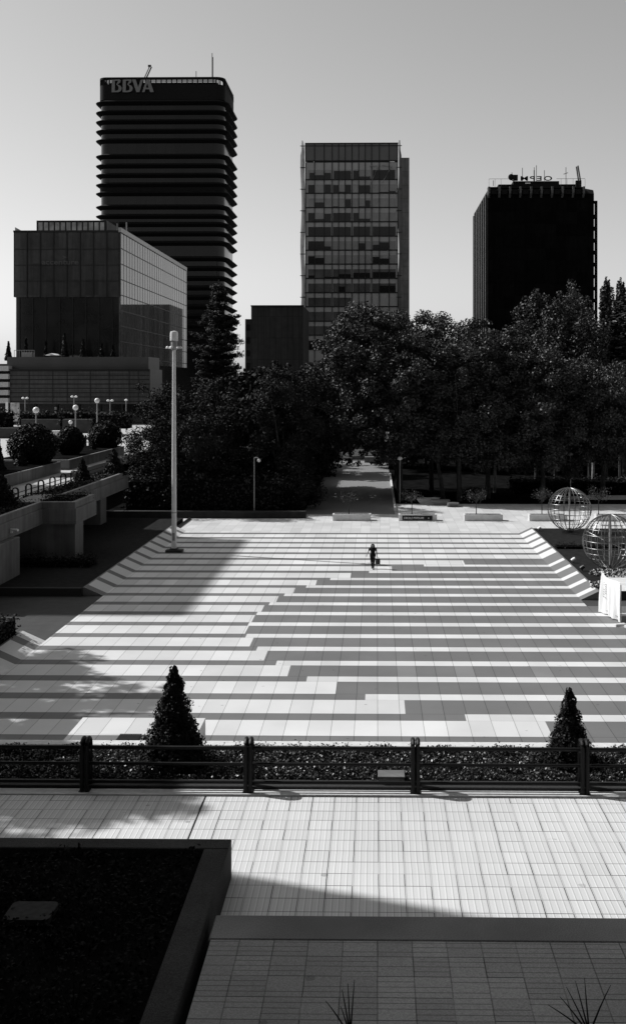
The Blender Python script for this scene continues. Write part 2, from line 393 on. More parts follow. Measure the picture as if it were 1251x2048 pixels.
def conifer_parts(root, h, wid, m, bark, tiers=22):
    t = MB(); t.tube([(0,0,-.2),(0,0,h*.5),(.1,0,h)], [.38,.26,.05], 8); P = []; N = []
    for k in range(tiers):
        z = h*(.12+.86*k/tiers); L = wid/2*(1-(k/tiers)**2.4)*random.uniform(.5,1.2)+.35
        nb = 8 if k < tiers*.8 else 5
        for j in range(nb):
            a = random.uniform(0, 2*math.pi); l = L*random.uniform(.55,1.15)
            tip = Vector((math.cos(a)*l, math.sin(a)*l, z+l*.25)); t.tube([(0,0,z),tuple(Vector((0,0,z)).lerp(tip,.6)+Vector((0,0,-.1))),tuple(tip)],[.09,.05,.015],5)
            for q in range(7):
                c = Vector((0,0,z)).lerp(tip, .25+.77*q/6)+Vector((random.uniform(-.2,.2),random.uniform(-.2,.2),.15)); r = .42+.5*random.random()
                kk = 60; d = RNG.normal(size=(kk,3)); d /= np.linalg.norm(d,axis=1)[:,None]
                P.append(np.array(c)+d*r*RNG.uniform(.2,1,(kk,1))*[1,1,.7]); N.append(d+RNG.normal(size=(kk,3))*.5)
    t.build('trunk', bark, root, smooth=True); P = np.concatenate(P); N = np.concatenate(N)
    leaves('crown', P, N, RNG.uniform(.5,1.2,len(P))*.42, m, root, asp=.35)
def topiary(name, loc, kind, h, wid, label, group, leaf=.1, n=6000, m=None, cat='topiary'):
    root = thing(name, loc, label, cat, group); m = m or M_top
    th = RNG.uniform(0, 2*math.pi, n)
    if kind == 'cone':
        u = 1-np.sqrt(RNG.uniform(0,1,n)); u = np.where(RNG.uniform(0,1,n) < .12, RNG.uniform(.75,1,n), u)
        prof = lambda q: (1-q)**.95*(.93+.07*np.sin(q*23))
        bump = 1+.07*np.sin(th*5+u*9)+.05*np.sin(th*11-u*17)
        r = wid/2*(prof(u)*bump+.035)*RNG.uniform(.8,1.1,n)*np.where(RNG.uniform(0,1,n)<.06,RNG.uniform(1.05,1.2,n),1)+.03*wid*np.sin(th*3+u*31); z = u*h*(1+.02*np.sin(th*7))
        N = np.stack([np.cos(th), np.sin(th), np.full(n,.35)],1)
        c = MB(); c.lathe([(wid/2*.8*(1-q)+.01, q*h*.95) for q in (0,.2,.5,.8,1)], n=14)
    else:
        cz = RNG.uniform(-1,1,n); s = np.sqrt(1-cz**2)
        bump = 1+.05*np.sin(th*4+cz*5)+.04*np.sin(th*9-cz*8)
        r = wid/2*s*bump*RNG.uniform(.86,1.06,n)*np.where(RNG.uniform(0,1,n)<.05,RNG.uniform(1.03,1.1,n),1); z = h/2+cz*h/2*bump
        if kind == 'mound': z = np.maximum(z, 0); 
        N = np.stack([np.cos(th)*s, np.sin(th)*s, cz],1)
        c = MB(); c.ball((0,0,h/2), wid/2*.86, 16, 10, sz=h/wid)
    P = np.stack([np.cos(th)*r, np.sin(th)*r, z],1)
    st = MB(); st.tube([(0,0,-.25),(0,0,h*.3)],[.06,.05],8); st.build('stem', M_bark, root, smooth=True)
    fo = leaves('foliage', P, N+RNG.normal(size=(n,3))*.55, RNG.uniform(.6,1.3,n)*leaf, m, root)
    c.build('shade_core', M_core, root, smooth=True)
    return root
def hedge(name, x0, x1, y0, y1, z0, z1, label, m=None, leaf=.16, dens=60, cat='hedge', group=None, wob=.12):
    cx, cy = (x0+x1)/2, (y0+y1)/2; root = thing(name, (cx,cy,z0), label, cat, group); P = []; N = []; h = z1-z0
    def side(k, f, n): 
        u, v = RNG.uniform(0,1,k), RNG.uniform(0,1,k); p = f(u,v); P.append(p+RNG.normal(size=(k,3))*wob); N.append(np.tile(n,(k,1))+RNG.normal(size=(k,3))*.6)
    a, b = (x1-x0), (y1-y0)
    side(int(a*b*dens), lambda u,v: np.stack([(u-.5)*a,(v-.5)*b,h+.1*np.sin(u*a*1.7)*np.sin(v*b*1.3)],1), (0,0,1))
    side(int(a*h*dens), lambda u,v: np.stack([(u-.5)*a,v*0-b/2,v*h],1), (0,-1,0))
    side(int(b*h*dens), lambda u,v: np.stack([u*0+a/2,(u-.5)*b,v*h],1), (1,0,0))
    side(int(b*h*dens), lambda u,v: np.stack([u*0-a/2,(u-.5)*b,v*h],1), (-1,0,0))
    P = np.concatenate(P); N = np.concatenate(N)
    leaves('foliage', P, N, RNG.uniform(.6,1.3,len(P))*leaf, m or M_leaf2, root)
    MB().box(-a/2+.08,a/2-.08,-b/2+.08,b/2-.08,0,h-.1).build('shade_core', M_core, root)
    return root

# ================================================================= SETTING
struct('ground', MB().box(-3000,3000,-600,5000,-.6,-.02), M_ground)
# sunken plaza with inverted stripe pattern
rows = []                                                    # (y0, y1, X where the pattern inverts, thin?)
bx = [None,6.67,3.55,1.16,-.49,-1.77,-3.1,-3.96,-4.76,-5.4,-6.03,-6.45,-6.88,-6.93,-6.98,-6.95,-6.6,-6.25,-5.75,-5.2,-4.6,-3.95,-3.05,-1.73,-.5,1.03,3.3,6.2]
NROW = 41
k = 0; y = Y0
bl = []
for i in range(21):
    bl.append((Y0+i*PER, Y0+i*PER+PER*SHARE, True)); 
    if i < 20: bl.append((Y0+i*PER+PER*SHARE, Y0+(i+1)*PER, False))
pm = MB(); XL, XR = -16.67, 12.2
def seg(x0, x1, ya, yb, mi): pm.poly([(x0,ya,0),(x1,ya,0),(x1,yb,0),(x0,yb,0)], mi)
pxb = [None,1096,930,809,730,672,613,577.5,552,531,513,502.5,491.5,493,496,506,513,525,538,554,568,588,612,632,660,701,737.5,783,847,927]
BX = []
for i, (a, b, thin) in enumerate(bl):
    x = None
    if 0 < i < len(pxb):
        ym = CY+F*EYE/((a+b)/2); x = at(pxb[i], ym)[0]
    BX.append(x)
for i, (a, b, thin) in enumerate(bl):
    x1 = 40 if a < 61 else XR
    base = 1 if thin else 0
    if BX[i] is None: seg(XL, x1, a, b, base)
    else: seg(XL, BX[i], a, b, base); seg(BX[i], x1, a, b, 1-base)
seg(XL, 40, 24, Y0, 0)
struct('plaza', pm, [M_white, M_grey])
# sloping striped copings of the plaza
def coping(name, xb, xt, y0, y1, ht, label, invert_from=None, wall=None, capx=None):
    mb = MB(); cur = y0
    edges = sorted([e for a, b, t in bl for e in (a, b)]+[Y0-PER*k for k in range(1,6)]+[Y0-PER*k+PER*SHARE for k in range(1,6)]+[91.4+PER*k for k in range(4)])
    edges = [y0]+[e for e in sorted(set(round(e,4) for e in edges)) if y0+.01 < e < y1-.01]+[y1]
    for a, b in zip(edges[:-1], edges[1:]):
        m_ = (a+b)/2; fr = ((m_-Y0)/PER) % 1; g_ = 1 if fr < SHARE else 0
        if invert_from and m_ < invert_from: g_ = 1-g_
        if m_ > 92.3: g_ = 0
        mb.poly([(xb,a,0),(xt,a,ht),(xt,b,ht),(xb,b,0)] if xt < xb else [(xb,a,0),(xb,b,0),(xt,b,ht),(xt,a,ht)], g_)
    ou = xt+(.12 if xt > xb else -.12)
    lo, hi = min(xb,xt), max(xb,xt)
    mb.poly([(xb,y0,0),(ou,y0,0),(ou,y0,ht-.002),(xt,y0,ht)] if xt > xb else [(ou,y0,0),(xb,y0,0),(xt,y0,ht),(ou,y0,ht-.002)], 1)
    mb.poly([(xb,y1,0),(ou,y1,0),(ou,y1,ht-.002),(xt,y1,ht)], 1)
    mb.poly([(xt,y0,ht),(ou,y0,ht-.002),(ou,y1,ht-.002),(xt,y1,ht)], 1); mb.poly([(ou,y0,0),(ou,y1,0),(ou,y1,ht-.002),(ou,y0,ht-.002)], 1)
    tag(mb.build(name, [M_ramp_w, M_ramp_g]), label, 'coping')
coping('sloping_coping', -16.67, -17.8, 64.4, 92.6, .5, 'long striped granite coping sloping up along the shaded left lawn')
coping('sloping_coping', -16.67, -17.8, 26, 53.1, .5, 'striped granite coping cut by the left edge beside the clipped hedge')
coping('sloping_coping', 12.2, 13.25, 63.6, 91.6, .5, 'sunlit striped granite coping sloping up to the lawn with two wire globes', invert_from=77.3)
# promenade behind the plaza, park path, passages
YP = Y0+20*PER+PER*SHARE
pr = MB(); pr.poly([(-19,YP,0),(60,YP,0),(60,104.5,0),(-19,104.5,0)])
struct('promenade', pr, M_prom)
pr = MB(); pr.poly([(1.8,104.5,.0),(60,104.5,0),(60,113.6,0),(1.8,113.6,0)]); struct('side_promenade', pr, M_prom)
pr = MB(); pr.poly([(-7.3,104.5,.0),(1.79,104.5,0),(1.79,176,0),(-7.3,176,0)]); struct('park_path', pr, mat('path gravel', .21, .9, .2, var=.1, scale=4))
pr = MB(); pr.poly([(19,118,.0),(80,118,0),(80,122.6,0),(24,122.6,0)]); struct('cross_path', pr, M_conc_l)
pr = MB(); pr.box(-120,-7.3,104.5,220,-.3,.004).box(1.8,140,113.6,220,-.3,-.006); struct('park_ground', pr, M_soil)
pr = MB(); pr.poly([(-60,20,-.004),(-16.67,20,-.004),(-16.67,64.3,-.004),(-60,64.3,-.004)]); struct('side_passage', pr, mat('shaded asphalt', .045, .8, .3, var=.2, scale=1.5))
pr = MB(); pr.poly([(-24,92.6,.0),(-16.67,92.6,0),(-16.67,101,0),(-24,101,0)]).poly([(-19,101,0),(-7.3,101,0),(-7.3,104.5,0.0),(-19,104.5,0)]) if False else MB().poly([(-30,92.6,-.004),(-19,92.6,-.004),(-19,101,-.004),(-30,101,-.004)])
struct('corner_paving', pr, MATS['shaded asphalt'])
lw = MB().box(-60,-17.93,64.4,98,-.1,.46); struct('left_lawn', lw, M_lawn)
lw = MB().box(13.38,60,63.8,91.4,-.1,.46); struct('right_lawn', lw, M_lawn)
tag(MB().bbox(-60,-17.93,64.15,64.4,0,.5,.02).build('retaining_wall', M_dkerb), 'low dark retaining wall in front of the shaded left lawn', 'wall')  # near-black colour carries the shade on this front face
tag(MB().box(13.38,60,63.6,63.8,0,.5).build('retaining_wall', M_dkerb), 'short stone wall beside the white tarpaulin, in front of the globe lawn', 'wall')  # front shade put into the stone colour here too
pr = MB().poly([(14.6,63.81,.468),(60,63.81,.468),(60,69.3,.468),(14.6,69.3,.468)]); struct('lawn_paving', pr, M_conc_l)
hedge('clipped_hedge', -30,-18.0,40,52.9,0,1.3,'dark clipped hedge block at the left edge beside the nearer coping', dens=70)
hedge('lawn_step_strip', 13.5,40,80,81.2,.46,.72,'low dark leafy strip standing in for a step across the globe lawn', dens=110, leaf=.09, m=M_top, wob=.05)  # leafy strip stands in for a step in the lawn
hedge('low_hedge', -24.6,-19.4,71.5,73.3,.46,.95,'low dark hedge on the shaded left lawn under the concrete block', dens=90)
# dark low wall behind plaza on the left
tag(MB().bbox(-30,X_(612,101.6),101.2,101.9,0,.68,.03).build('low_wall', mat('dark low wall', .03, .8, .2, var=.3, scale=1.5)), 'low dark wall along the back of the plaza before the left trees', 'wall')
tag(MB().box(-17.9,-17.6,93.5,100.5,0,.12).tube([(-17.7,93.6,.16),(-17.7,100.2,.16)],.07).build('black_kerb_rail', M_iron), 'short black kerb rail at the far left corner of the plaza', 'rail')

# ---- raised box on the plaza with the pattern on its top
bxr, bxl = -6.17, -10.6
b = thing('raised_stair_block', ((bxr+bxl)/2, 34, 0), 'pale raised block behind the larger cone shrub with the stripes carried over its top', 'block')
YB = 12.1*F/673
q = MB(); q.box(bxl,bxr,27,YB,0,.896); q.build('side_wall', M_conc_l, b, True)
q = MB(); q.poly([(bxl,Y0-1.9,.9),(bxr,Y0-1.9,.9),(bxr,YB,.9),(bxl,YB,.9)],0).poly([(bxl,27,.9),(bxr,27,.9),(bxr,Y0-1.9,.9),(bxl,Y0-1.9,.9)],1).build('top_slab', [M_white, M_grey], b, True)
gx0, gy0 = at(229,1486,.9); gx1, gy1 = at(284,1471,.9)
gr = MB()
for i in range(12):
    xx = gx0+(gx1-gx0)*i/12; gr.box(xx+.01,xx+(gx1-gx0)/12-.025,gy0,gy1,.903,.93)
for i in range(9):
    yy = gy0+(gy1-gy0)*i/8; gr.box(gx0,gx1,yy-.02,yy+.02,.931,.945)
gr.box(gx0-.03,gx1+.03,gy0-.03,gy1+.03,.9005,.9025)
gr.build('drain_grate', M_grate, b, True)

# ---- camera-side terrace
TZ = 5.35; KZ = 5.85
struct('terrace', MB().box(-60,60,14.05,19.55,-.1,TZ), M_terr)
struct('terrace_kerb', MB().bbox(-60,60,19.56,19.84,0,TZ+.02,.01), M_kerb)
kb = MB(); kb.bbox(-60,60,19.86,19.98,0,TZ+.07,.01).bbox(-60,60,20.02,20.12,0,TZ+.10,.01).box(-60,60,19.981,20.019,0,TZ+.03)
struct('bed_kerb', kb, M_dkerb)
struct('bed_far_kerb', MB().bbox(-60,60,21.85,22.15,0,TZ+.15,.02), M_kerb)
struct('bed_soil', MB().box(-60,60,20.13,21.84,0,TZ+.07), M_soil)
Yk = 7.15*F/1067
st = MB(); st.bbox(-2.16,60,Yk-.62,Yk,TZ-.2,KZ,.02); struct('upper_kerb', st, mat('upper kerb granite', .19, .75, .3, var=.35, scale=60, var2=(.25, .8)))
struct('upper_terrace', MB().box(-2.13,60,2,Yk-.63,TZ-.2,KZ-.008), M_terr2)
# lower-left planter
HP = 7.05; PZ = EYE-HP; Yc = HP*F/915; Xc = -2.24
pl = thing('granite_planter', (-6, 14, TZ), 'big dark granite-walled planter filling the lower left corner', 'planter')
pw = MB(); pw.bbox(-40,Xc-.001,Yc-.34,Yc,TZ-.2,PZ,.015); pw.build('back_wall', M_gran, pl, True)
pw = MB(); pw.bbox(Xc-.37,Xc-.002,2,Yc-.341,TZ-.2,PZ,.015); pw.build('side_wall', M_gran, pl, True)
MB().box(-40,Xc-.38,2,Yc-.35,TZ-.2,PZ-.14).build('soil', M_soil, pl, True)
n = 22000; P = np.stack([RNG.uniform(-10,Xc-.42,n), RNG.uniform(9,Yc-.42,n), PZ-.12+RNG.uniform(0,.16,n)],1)
P[:,2] += .07*np.sin(P[:,0]*3.1)*np.sin(P[:,1]*2.3)
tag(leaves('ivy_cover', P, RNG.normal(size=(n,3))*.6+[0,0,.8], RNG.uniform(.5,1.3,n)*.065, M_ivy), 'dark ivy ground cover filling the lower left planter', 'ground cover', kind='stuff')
# manhole plate in planter (rounded, tilted)
mx, my = at(62,1811,PZ+.05)
def rrect(cx, cy, w, d, r, n=5):
    pts = []
    for sx, sy, a0 in ((1,1,0),(-1,1,90),(-1,-1,180),(1,-1,270)):
        for i in range(n+1): a = R(a0+90*i/n); pts.append((cx+sx*(w/2-r)+r*math.cos(a), cy+sy*(d/2-r)+r*math.sin(a)))
    return pts
mp = MB(); mp.prism(rrect(mx,my,.62,.50,.08), PZ-.1, PZ-.02)
tag(mp.build('access_plate', M_cover_pl), 'rounded grey access plate lying in the ivy of the lower left planter', 'plate')
ej = at(396,1630,TZ)[0]; struct('expansion_joint', MB().box(ej-.012,ej+.012,Yc+.02,19.54,TZ-.05,TZ+.003), M_black)
def arch_post_x(mb, x, y, z, h, dx=.2, dy=.06, r=.04):
    for s in (-1, 1):
        mb.tube([(x-dx,y+s*dy,z)]+[(x-dx*math.cos(a), y+s*dy, z+h-dx+dx*math.sin(a)) for a in [math.pi*i/10 for i in range(11)]]+[(x+dx,y+s*dy,z)], r, 8)
# ---- ivy bed behind fence
n = 46000; P = np.stack([RNG.uniform(-9,7,n), RNG.uniform(20.12,21.86,n), TZ+.07+RNG.uniform(0,.09,n)],1)
P[:,2] += .05*np.sin(P[:,0]*5+1)*np.sin(P[:,1]*7)
tag(leaves('ground_cover', P, RNG.normal(size=(n,3))*.8+[-.2,0,.5], RNG.uniform(.5,1.4,n)*.048, M_cover), 'leafy ground cover in the long bed behind the black fence', 'ground cover', kind='stuff')
# tufts standing on the far kerb
P = []; 
for i in range(60):
    x = RNG.uniform(-7,6.5); k = int(RNG.integers(4,16)); P.append(np.stack([x+RNG.normal(size=k)*.06, 21.75+RNG.normal(size=k)*.05, TZ+.15+np.abs(RNG.normal(size=k))*.05],1))
P = np.concatenate(P); tag(leaves('edge_weeds', P, RNG.normal(size=(len(P),3)), .05, M_top), 'scattered dark weeds along the far kerb of the bed', 'weeds', kind='stuff')
hx, hy = at(782,1549,TZ+.2)
ub = thing('utility_box', (hx,hy,TZ+.05), 'small pale flat utility box lying in the bed leaves', 'box')
MB().bbox(-.24,.24,-.16,.16,0,.15,.015).build('box_body', M_conc, ub); MB().bbox(-.255,.255,-.175,.175,.152,.17,.008).build('lid', M_conc, ub)
topiary('cone_shrub', (*at(348,1528,TZ+.1),TZ+.08), 'cone', 1.92, 1.34, 'taller dark cone-shaped shrub behind the fence at left', 'cone shrubs in the bed', leaf=.062, n=11000)
cxx = at(1138,1528,TZ+.1)
topiary('cone_shrub', (*cxx,TZ+.08), 'cone', 1.5, 1.0, 'shorter dark cone-shaped shrub behind the fence at right', 'cone shrubs in the bed', leaf=.055, n=8000)

# ---- fences with arched double posts
def arch_post(mb, x, y, z, h, dy=.13, dx=.045, r=.022):
    for s in (-1, 1):
        pts = [(x+s*dx,y-dy,z)]+[(x+s*dx, y-dy*math.cos(a), z+h-dy+dy*math.sin(a)) for a in [math.pi*i/10 for i in range(11)]]+[(x+s*dx,y+dy,z)]
        mb.tube(pts, r, 8)
        mb.tube([(x+s*dx, y+dy*.62*math.cos(a), z+h-dy*1.05+dy*.62*math.sin(a)) for a in [2*math.pi*i/12 for i in range(12)]], r*.7, 6, closed=True)
YF = 7.65*F/818
fn = thing('bar_fence', (0, YF, TZ), 'black three-bar fence with arched double posts between the terrace and the plaza', 'fence')
for zz, rr in ((TZ+.80,.036),(TZ+.50,.03),(TZ+.16,.03)):
    MB().tube([(-14,YF,zz),(14,YF,zz)], rr, 10).build('rail', M_black, fn, True, smooth=True)
for pxp in (-162,170,497,830,1165,1498):
    xx = at(pxp,1583,TZ)[0]; mb = MB(); arch_post(mb, xx, YF, TZ-.02, .99, dy=.14, dx=.045, r=.040)
    mb.box(xx-.1,xx+.1,YF-.17,YF+.17,TZ,TZ+.03).build('post', M_black, fn, True, smooth=True)

# ---- dry stalks close to the camera
def stalks(loc, label, arr):
    root = thing('spiky_plant', loc, label, 'plant', 'thin stalks on the upper terrace')
    for i, (dx, h) in enumerate(arr):
        pts = [(dx*t*.9, .02*math.sin(3*t), h*t*(1-.06*t)) for t in (0,.25,.5,.75,1)]
        MB().tube(pts, [.012,.010,.008,.006,.003], 6).build('blade', M_top, root, smooth=True)
stalks((*at(700,2075,KZ),KZ), 'thin dark blades fanning up at the bottom edge near its centre', [(-.30,.42),(-.10,.55),(-.03,.62),(.05,.66),(-.12,.36)])
stalks((*at(1178,2070,KZ),KZ), 'thin dark blades fanning up at the bottom right corner', [(-.5,.34),(-.28,.55),(-.17,.62),(-.06,.66),(.26,.58),(-.36,.44)])

stalks((*at(145,2030,PZ),PZ-.1), 'faint dry stems standing in the ivy of the lower left planter', [(-.18,.5),(.02,.62),(.12,.55),(.3,.4)])
# ================================================================= LAMP MAST, PERSON, BANNER
lx, ly = at(348,1104)
mst = thing('lamp_mast', (lx,ly,0), 'tall white lamp mast with a drum head standing on the plaza at left', 'lamp mast')
MB().tube([(0,0,.05),(0,0,6),(0,0,15.6)],[.20,.18,.125],20).build('pole', M_paint, mst, smooth=True)
MB().bbox(-.62,.68,-.35,.35,0,.2,.03).bbox(-.3,.3,-.3,.3,.2,.3,.02).build('base_plate', M_iron, mst)
MB().box(-.09,.09,-.205,-.17,.9,1.5).build('access_door', M_galv, mst); MB().lathe([(.202,3.0),(.202,3.06)],n=20).build('pole_band', M_galv, mst)
MB().lathe([(.20,15.5),(.23,15.6),(.23,16.15),(.2,16.2)],n=20).build('lamp_cage', M_galv, mst, smooth=True)
MB().lathe([(.25,16.2),(.31,16.22),(.31,16.75),(.27,16.92),(.05,16.97)],n=24).build('drum_cap', M_paint, mst, smooth=True)
for i in range(6):
    a = math.pi*i/3+.3; q = MB(); q.tube([(.12*math.cos(a),.12*math.sin(a),15.75),(.42*math.cos(a),.42*math.sin(a),15.72)],.03,6)
    q.lathe([(.06,15.66),(.13,15.62),(.11,15.74),(.04,15.80)],(.5*math.cos(a),.5*math.sin(a),0),10).build('floodlight', M_paint, mst, smooth=True)
# second post lamp near the wall
px_, py_ = at(508,1024)
def small_lamp(px, py, zb, h, label, kind, Y=None):
    x, y = at(px,py,zb) if Y is None else (X_(px,Y), Y)
    root = thing('street_lamp', (x,y,zb), label, 'lamp', 'lamps round the plaza')
    MB().tube([(0,0,0),(0,0,h)],[.06,.045],10).build('pole', M_galv, root, smooth=True)
    if kind == 'arm':
        MB().tube([(0,0,h-.05),(.25,-.05,h+.02),(.42,-.08,h-.08)],.05,8).build('arm', M_galv, root, smooth=True)
        MB().ball((.46,-.1,h-.28),.17,12,8).build('lamp_head', M_paint, root, smooth=True)
    else:
        MB().lathe([(.05,h-.15),(.13,h-.08),(.30,h-.03),(.27,h+.12),(.16,h+.24),(.02,h+.28)],n=16).build('lamp_shade', M_galv if kind == 'dim' else M_paint, root, smooth=True)
    return root
small_lamp(508,1024,.0,5.75,'slim grey lamp post with a curved arm before the left trees','arm', Y=102.4)
small_lamp(799,1006,0,4.75,'dome-topped lamp post beside the park path','dome')
small_lamp(1140,0,0,4.9,'dome-topped lamp post behind the farther wire globe','dim', Y=119)

def person():
    x, y = at(745,1137); root = thing('person', (x,y,0), 'person with long dark hair in dark clothes walking across the plaza', 'person'); root.scale = (1.14, 1.1, 1.02)
    # skeleton: x right of picture, -y toward camera
    J = {'pel':(0,0,.92,.135),'waist':(.0,.0,1.08,.115),'chest':(.0,-.02,1.28,.135),'neckb':(0,-.02,1.42,.065),'neck':(0,-.045,1.475,.05),'head':(0,-.07,1.57,.085),'crown':(0,-.075,1.65,.07),
         'hl':(-.085,0,.88,.09),'kl':(-.07,-.10,.50,.062),'al':(-.05,.10,.12,.04),'fl':(-.05,.00,.04,.035),
         'hr':(.085,0,.88,.09),'kr':(.06,-.16,.49,.06),'ar':(.03,-.36,.09,.04),'fr':(.03,-.50,.035,.033),
         'sl':(-.165,-.01,1.385,.055),'el':(-.27,.06,1.15,.042),'wl':(-.36,.02,.94,.028),'pl':(-.385,0,.885,.026),
         'sr':(.165,-.01,1.385,.055),'er':(.225,.02,1.13,.042),'wr':(.25,-.05,.90,.028),'pr':(.255,-.06,.84,.026)}
    E = [('pel','waist'),('waist','chest'),('chest','neckb'),('neckb','neck'),('neck','head'),('head','crown'),('pel','hl'),('hl','kl'),('kl','al'),('al','fl'),('pel','hr'),('hr','kr'),('kr','ar'),('ar','fr'),
         ('chest','sl'),('sl','el'),('el','wl'),('wl','pl'),('chest','sr'),('sr','er'),('er','wr'),('wr','pr')]
    for s, w_, p_ in ((-1,'wl','pl'),(1,'wr','pr')):          # five fingers each
        b = J[p_]
        for i, (dx, dy, L) in enumerate(((-.016,-.022,.075),(-.006,-.008,.085),(.004,.006,.08),(.012,.02,.065))):
            k1 = f'{p_}a{i}'; k2 = f'{p_}b{i}'; J[k1] = (b[0]+dx, b[1]+dy, b[2]-L*.55, .009); J[k2] = (b[0]+dx-s*.012, b[1]+dy-.01, b[2]-L, .007); E += [(p_,k1),(k1,k2)]
        J[p_+'t'] = (b[0]-s*.02, b[1]-.045, b[2]-.02, .009); E.append((p_,p_+'t'))
    names = list(J); me = bpy.data.meshes.new('body'); me.from_pydata([J[n_][:3] for n_ in names], [(names.index(a),names.index(b_)) for a,b_ in E], []); me.update()
    o = link('body', me, M_skin, root); sk = o.modifiers.new('skin','SKIN'); sk.use_smooth_shade = True
    for i, n_ in enumerate(names):
        r_ = J[n_][3]; me.skin_vertices[0].data[i].radius = (r_, r_*.85); me.skin_vertices[0].data[i].use_root = (n_ == 'pel')
    o.modifiers.new('sub','SUBSURF').levels = 1; o.modifiers['sub'].render_levels = 1
    def sleeve(a, r, n=12): 
        loops = []
        q = MB(); q.tube(a, r, n); return q
    # dress: torso shell, sleeves, trousers
    q = MB(); prof = [(.17,.13,.86,0),(.165,.125,.95,0),(.125,.10,1.08,0),(.155,.12,1.22,-.015),(.175,.115,1.34,-.015),(.15,.09,1.42,-.015),(.06,.055,1.455,-.02)]
    q.loft([[(a*math.cos(t), yy+b_*math.sin(t), z) for t in [2*math.pi*i/18 for i in range(18)]] for a,b_,z,yy in prof]).build('shirt', M_dress, root, smooth=True)
    for s_, e_ in (('sl','el'),('sr','er')):
        a = Vector(J[s_][:3]); b_ = Vector(J[e_][:3]); q = MB(); q.tube([a+Vector((0,0,.03)),a.lerp(b_,.35),a.lerp(b_,.62)],[.06,.058,.056],12).build('sleeve', M_dress, root, smooth=True)
    for h_, k_, a_ in (('hl','kl','al'),('hr','kr','ar')):
        q = MB(); H, K, A = (Vector(J[t][:3]) for t in (h_,k_,a_)); q.tube([H+Vector((0,0,.1)),H,H.lerp(K,.5),K,K.lerp(A,.5),A],[.10,.105,.088,.072,.06,.052],14).build('trouser_leg', M_dress, root, smooth=True)
    for f_, a_ in (('fl','al'),('fr','ar')):
        f = Vector(J[f_][:3]); a = Vector(J[a_][:3]); q = MB(); q.tube([(a.x,a.y+.05,.04),(a.x,a.y-.06,.045),(f.x,f.y-.03,.03)],[.045,.048,.03],10).build('shoe', M_hair, root, smooth=True)
    q = MB(); prof = [(.02,1.70,-.06),(.085,1.675,-.055),(.112,1.62,-.045),(.122,1.55,-.025),(.135,1.46,.0),(.145,1.36,.03),(.12,1.26,.05),(.07,1.20,.06)]
    loops = [[(a*math.cos(t), yy+a*.85*math.sin(t) if math.sin(t) > -.3 else yy-a*.30, z) for t in [2*math.pi*i/20 for i in range(20)]] for a,z,yy in prof[::-1]]
    q.loft(loops).build('hair', M_hair, root, smooth=True)
    fc = MB(); hy_ = -.07-.085
    for s in (-1,1): MB().ball((s*.032,hy_+.012,1.575),.011,8,6).build('eye', M_hair, root, smooth=True)
    MB().tube([(0,hy_+.01,1.565),(0,hy_-.014,1.545),(0,hy_+.008,1.538)],[.008,.014,.008],8).build('nose', M_skin, root, smooth=True)
    MB().ball((0,hy_+.02,1.512),.02,8,6,sz=.35).build('mouth', M_dress, root, smooth=True)
    bg_ = thing('shopping_bag', (x+.34,y-.06,0), 'dark square bag hanging from the walking person\'s hand', 'bag')
    q = MB(); q.loft([[(-.15,-.05,.32),(.17,-.05,.32),(.17,.05,.32),(-.15,.05,.32)],[(-.16,-.06,.5),(.18,-.06,.5),(.18,.06,.5),(-.16,.06,.5)],[(-.15,-.025,.7),(.16,-.025,.7),(.16,.025,.7),(-.15,.025,.7)]]).build('bag_body', M_bag, bg_)
    q = MB(); q.tube([(-.08,-.02,.69),(-.06,-.02,.78),(0,0,.81),(.06,-.02,.78),(.08,-.02,.69)],.012,6).build('handle', M_bag, bg_, smooth=True)
person()

# white tarpaulin on a fence frame
ax, ay = at(1201,1224); bx_, by_ = at(1241,1246)
tp = thing('covered_site_fence', ((ax+bx_)/2,(ay+by_)/2,0), 'white tarpaulin draped over a site fence panel at the right edge', 'fence panel')
d = Vector((bx_-ax, by_-ay, 0)); L = d.length; d.normalize(); nrm = Vector((d.y,-d.x,0))
if nrm.y > 0: nrm = -nrm
def sheet_pt(u, v):
    top = 2.32-.28*u-.12*math.sin(u*5); off = .08*math.sin(u*13+v*3)*(1.1-v)+.05*math.sin(u*29+v*2)*(1.2-v)+.28*(1-v)**2*(1-u)*0
    shx = -.12*(1-v)*(1-u)+.24*v*(1-u)
    bot = .02+.16*u*(1-u)
    p = Vector((ax,ay,0))+d*(u*L+shx)+nrm*(off+.05); p.z = bot+(top-bot)*v; return p
NU, NV = 40, 18; q = MB(); vs = [sheet_pt(i/NU, j/NV) for j in range(NV+1) for i in range(NU+1)]
vb = [p-nrm*.012 for p in vs]; n1 = len(vs)
fs = [(j*(NU+1)+i, j*(NU+1)+i+1, (j+1)*(NU+1)+i+1, (j+1)*(NU+1)+i) for j in range(NV) for i in range(NU)]
q.add(vs, fs); q.add(vb, [f[::-1] for f in fs]); q.build('tarpaulin', M_cloth, tp, True, smooth=True)
q = MB(); 
for u in (0, 1): p = Vector((ax,ay,0))+d*(u*L); q.tube([p,p+Vector((0,0,2.05))],.025,8)
p0 = Vector((ax,ay,0)); q.tube([p0+Vector((0,0,2.0)),p0+d*L+Vector((0,0,2.0))],.02,8).tube([p0+Vector((0,0,.25)),p0+d*L+Vector((0,0,.25))],.02,8)
q.build('fence_frame', M_galv, tp, True, smooth=True)
q = MB()                                                     # printed notice, illegible at this size
for r_ in range(7):
    for c_ in range(2):
        if (r_*2+c_) in (3,8): continue
        u0 = .12+.10*c_; p = sheet_pt(u0,.42+r_*.06)+nrm*.012; q.add([p,p+d*.22,p+d*.22+Vector((0,0,.045)),p+Vector((0,0,.045))],[(0,1,2,3)])
q.build('printed_notice', M_galv, tp, True)
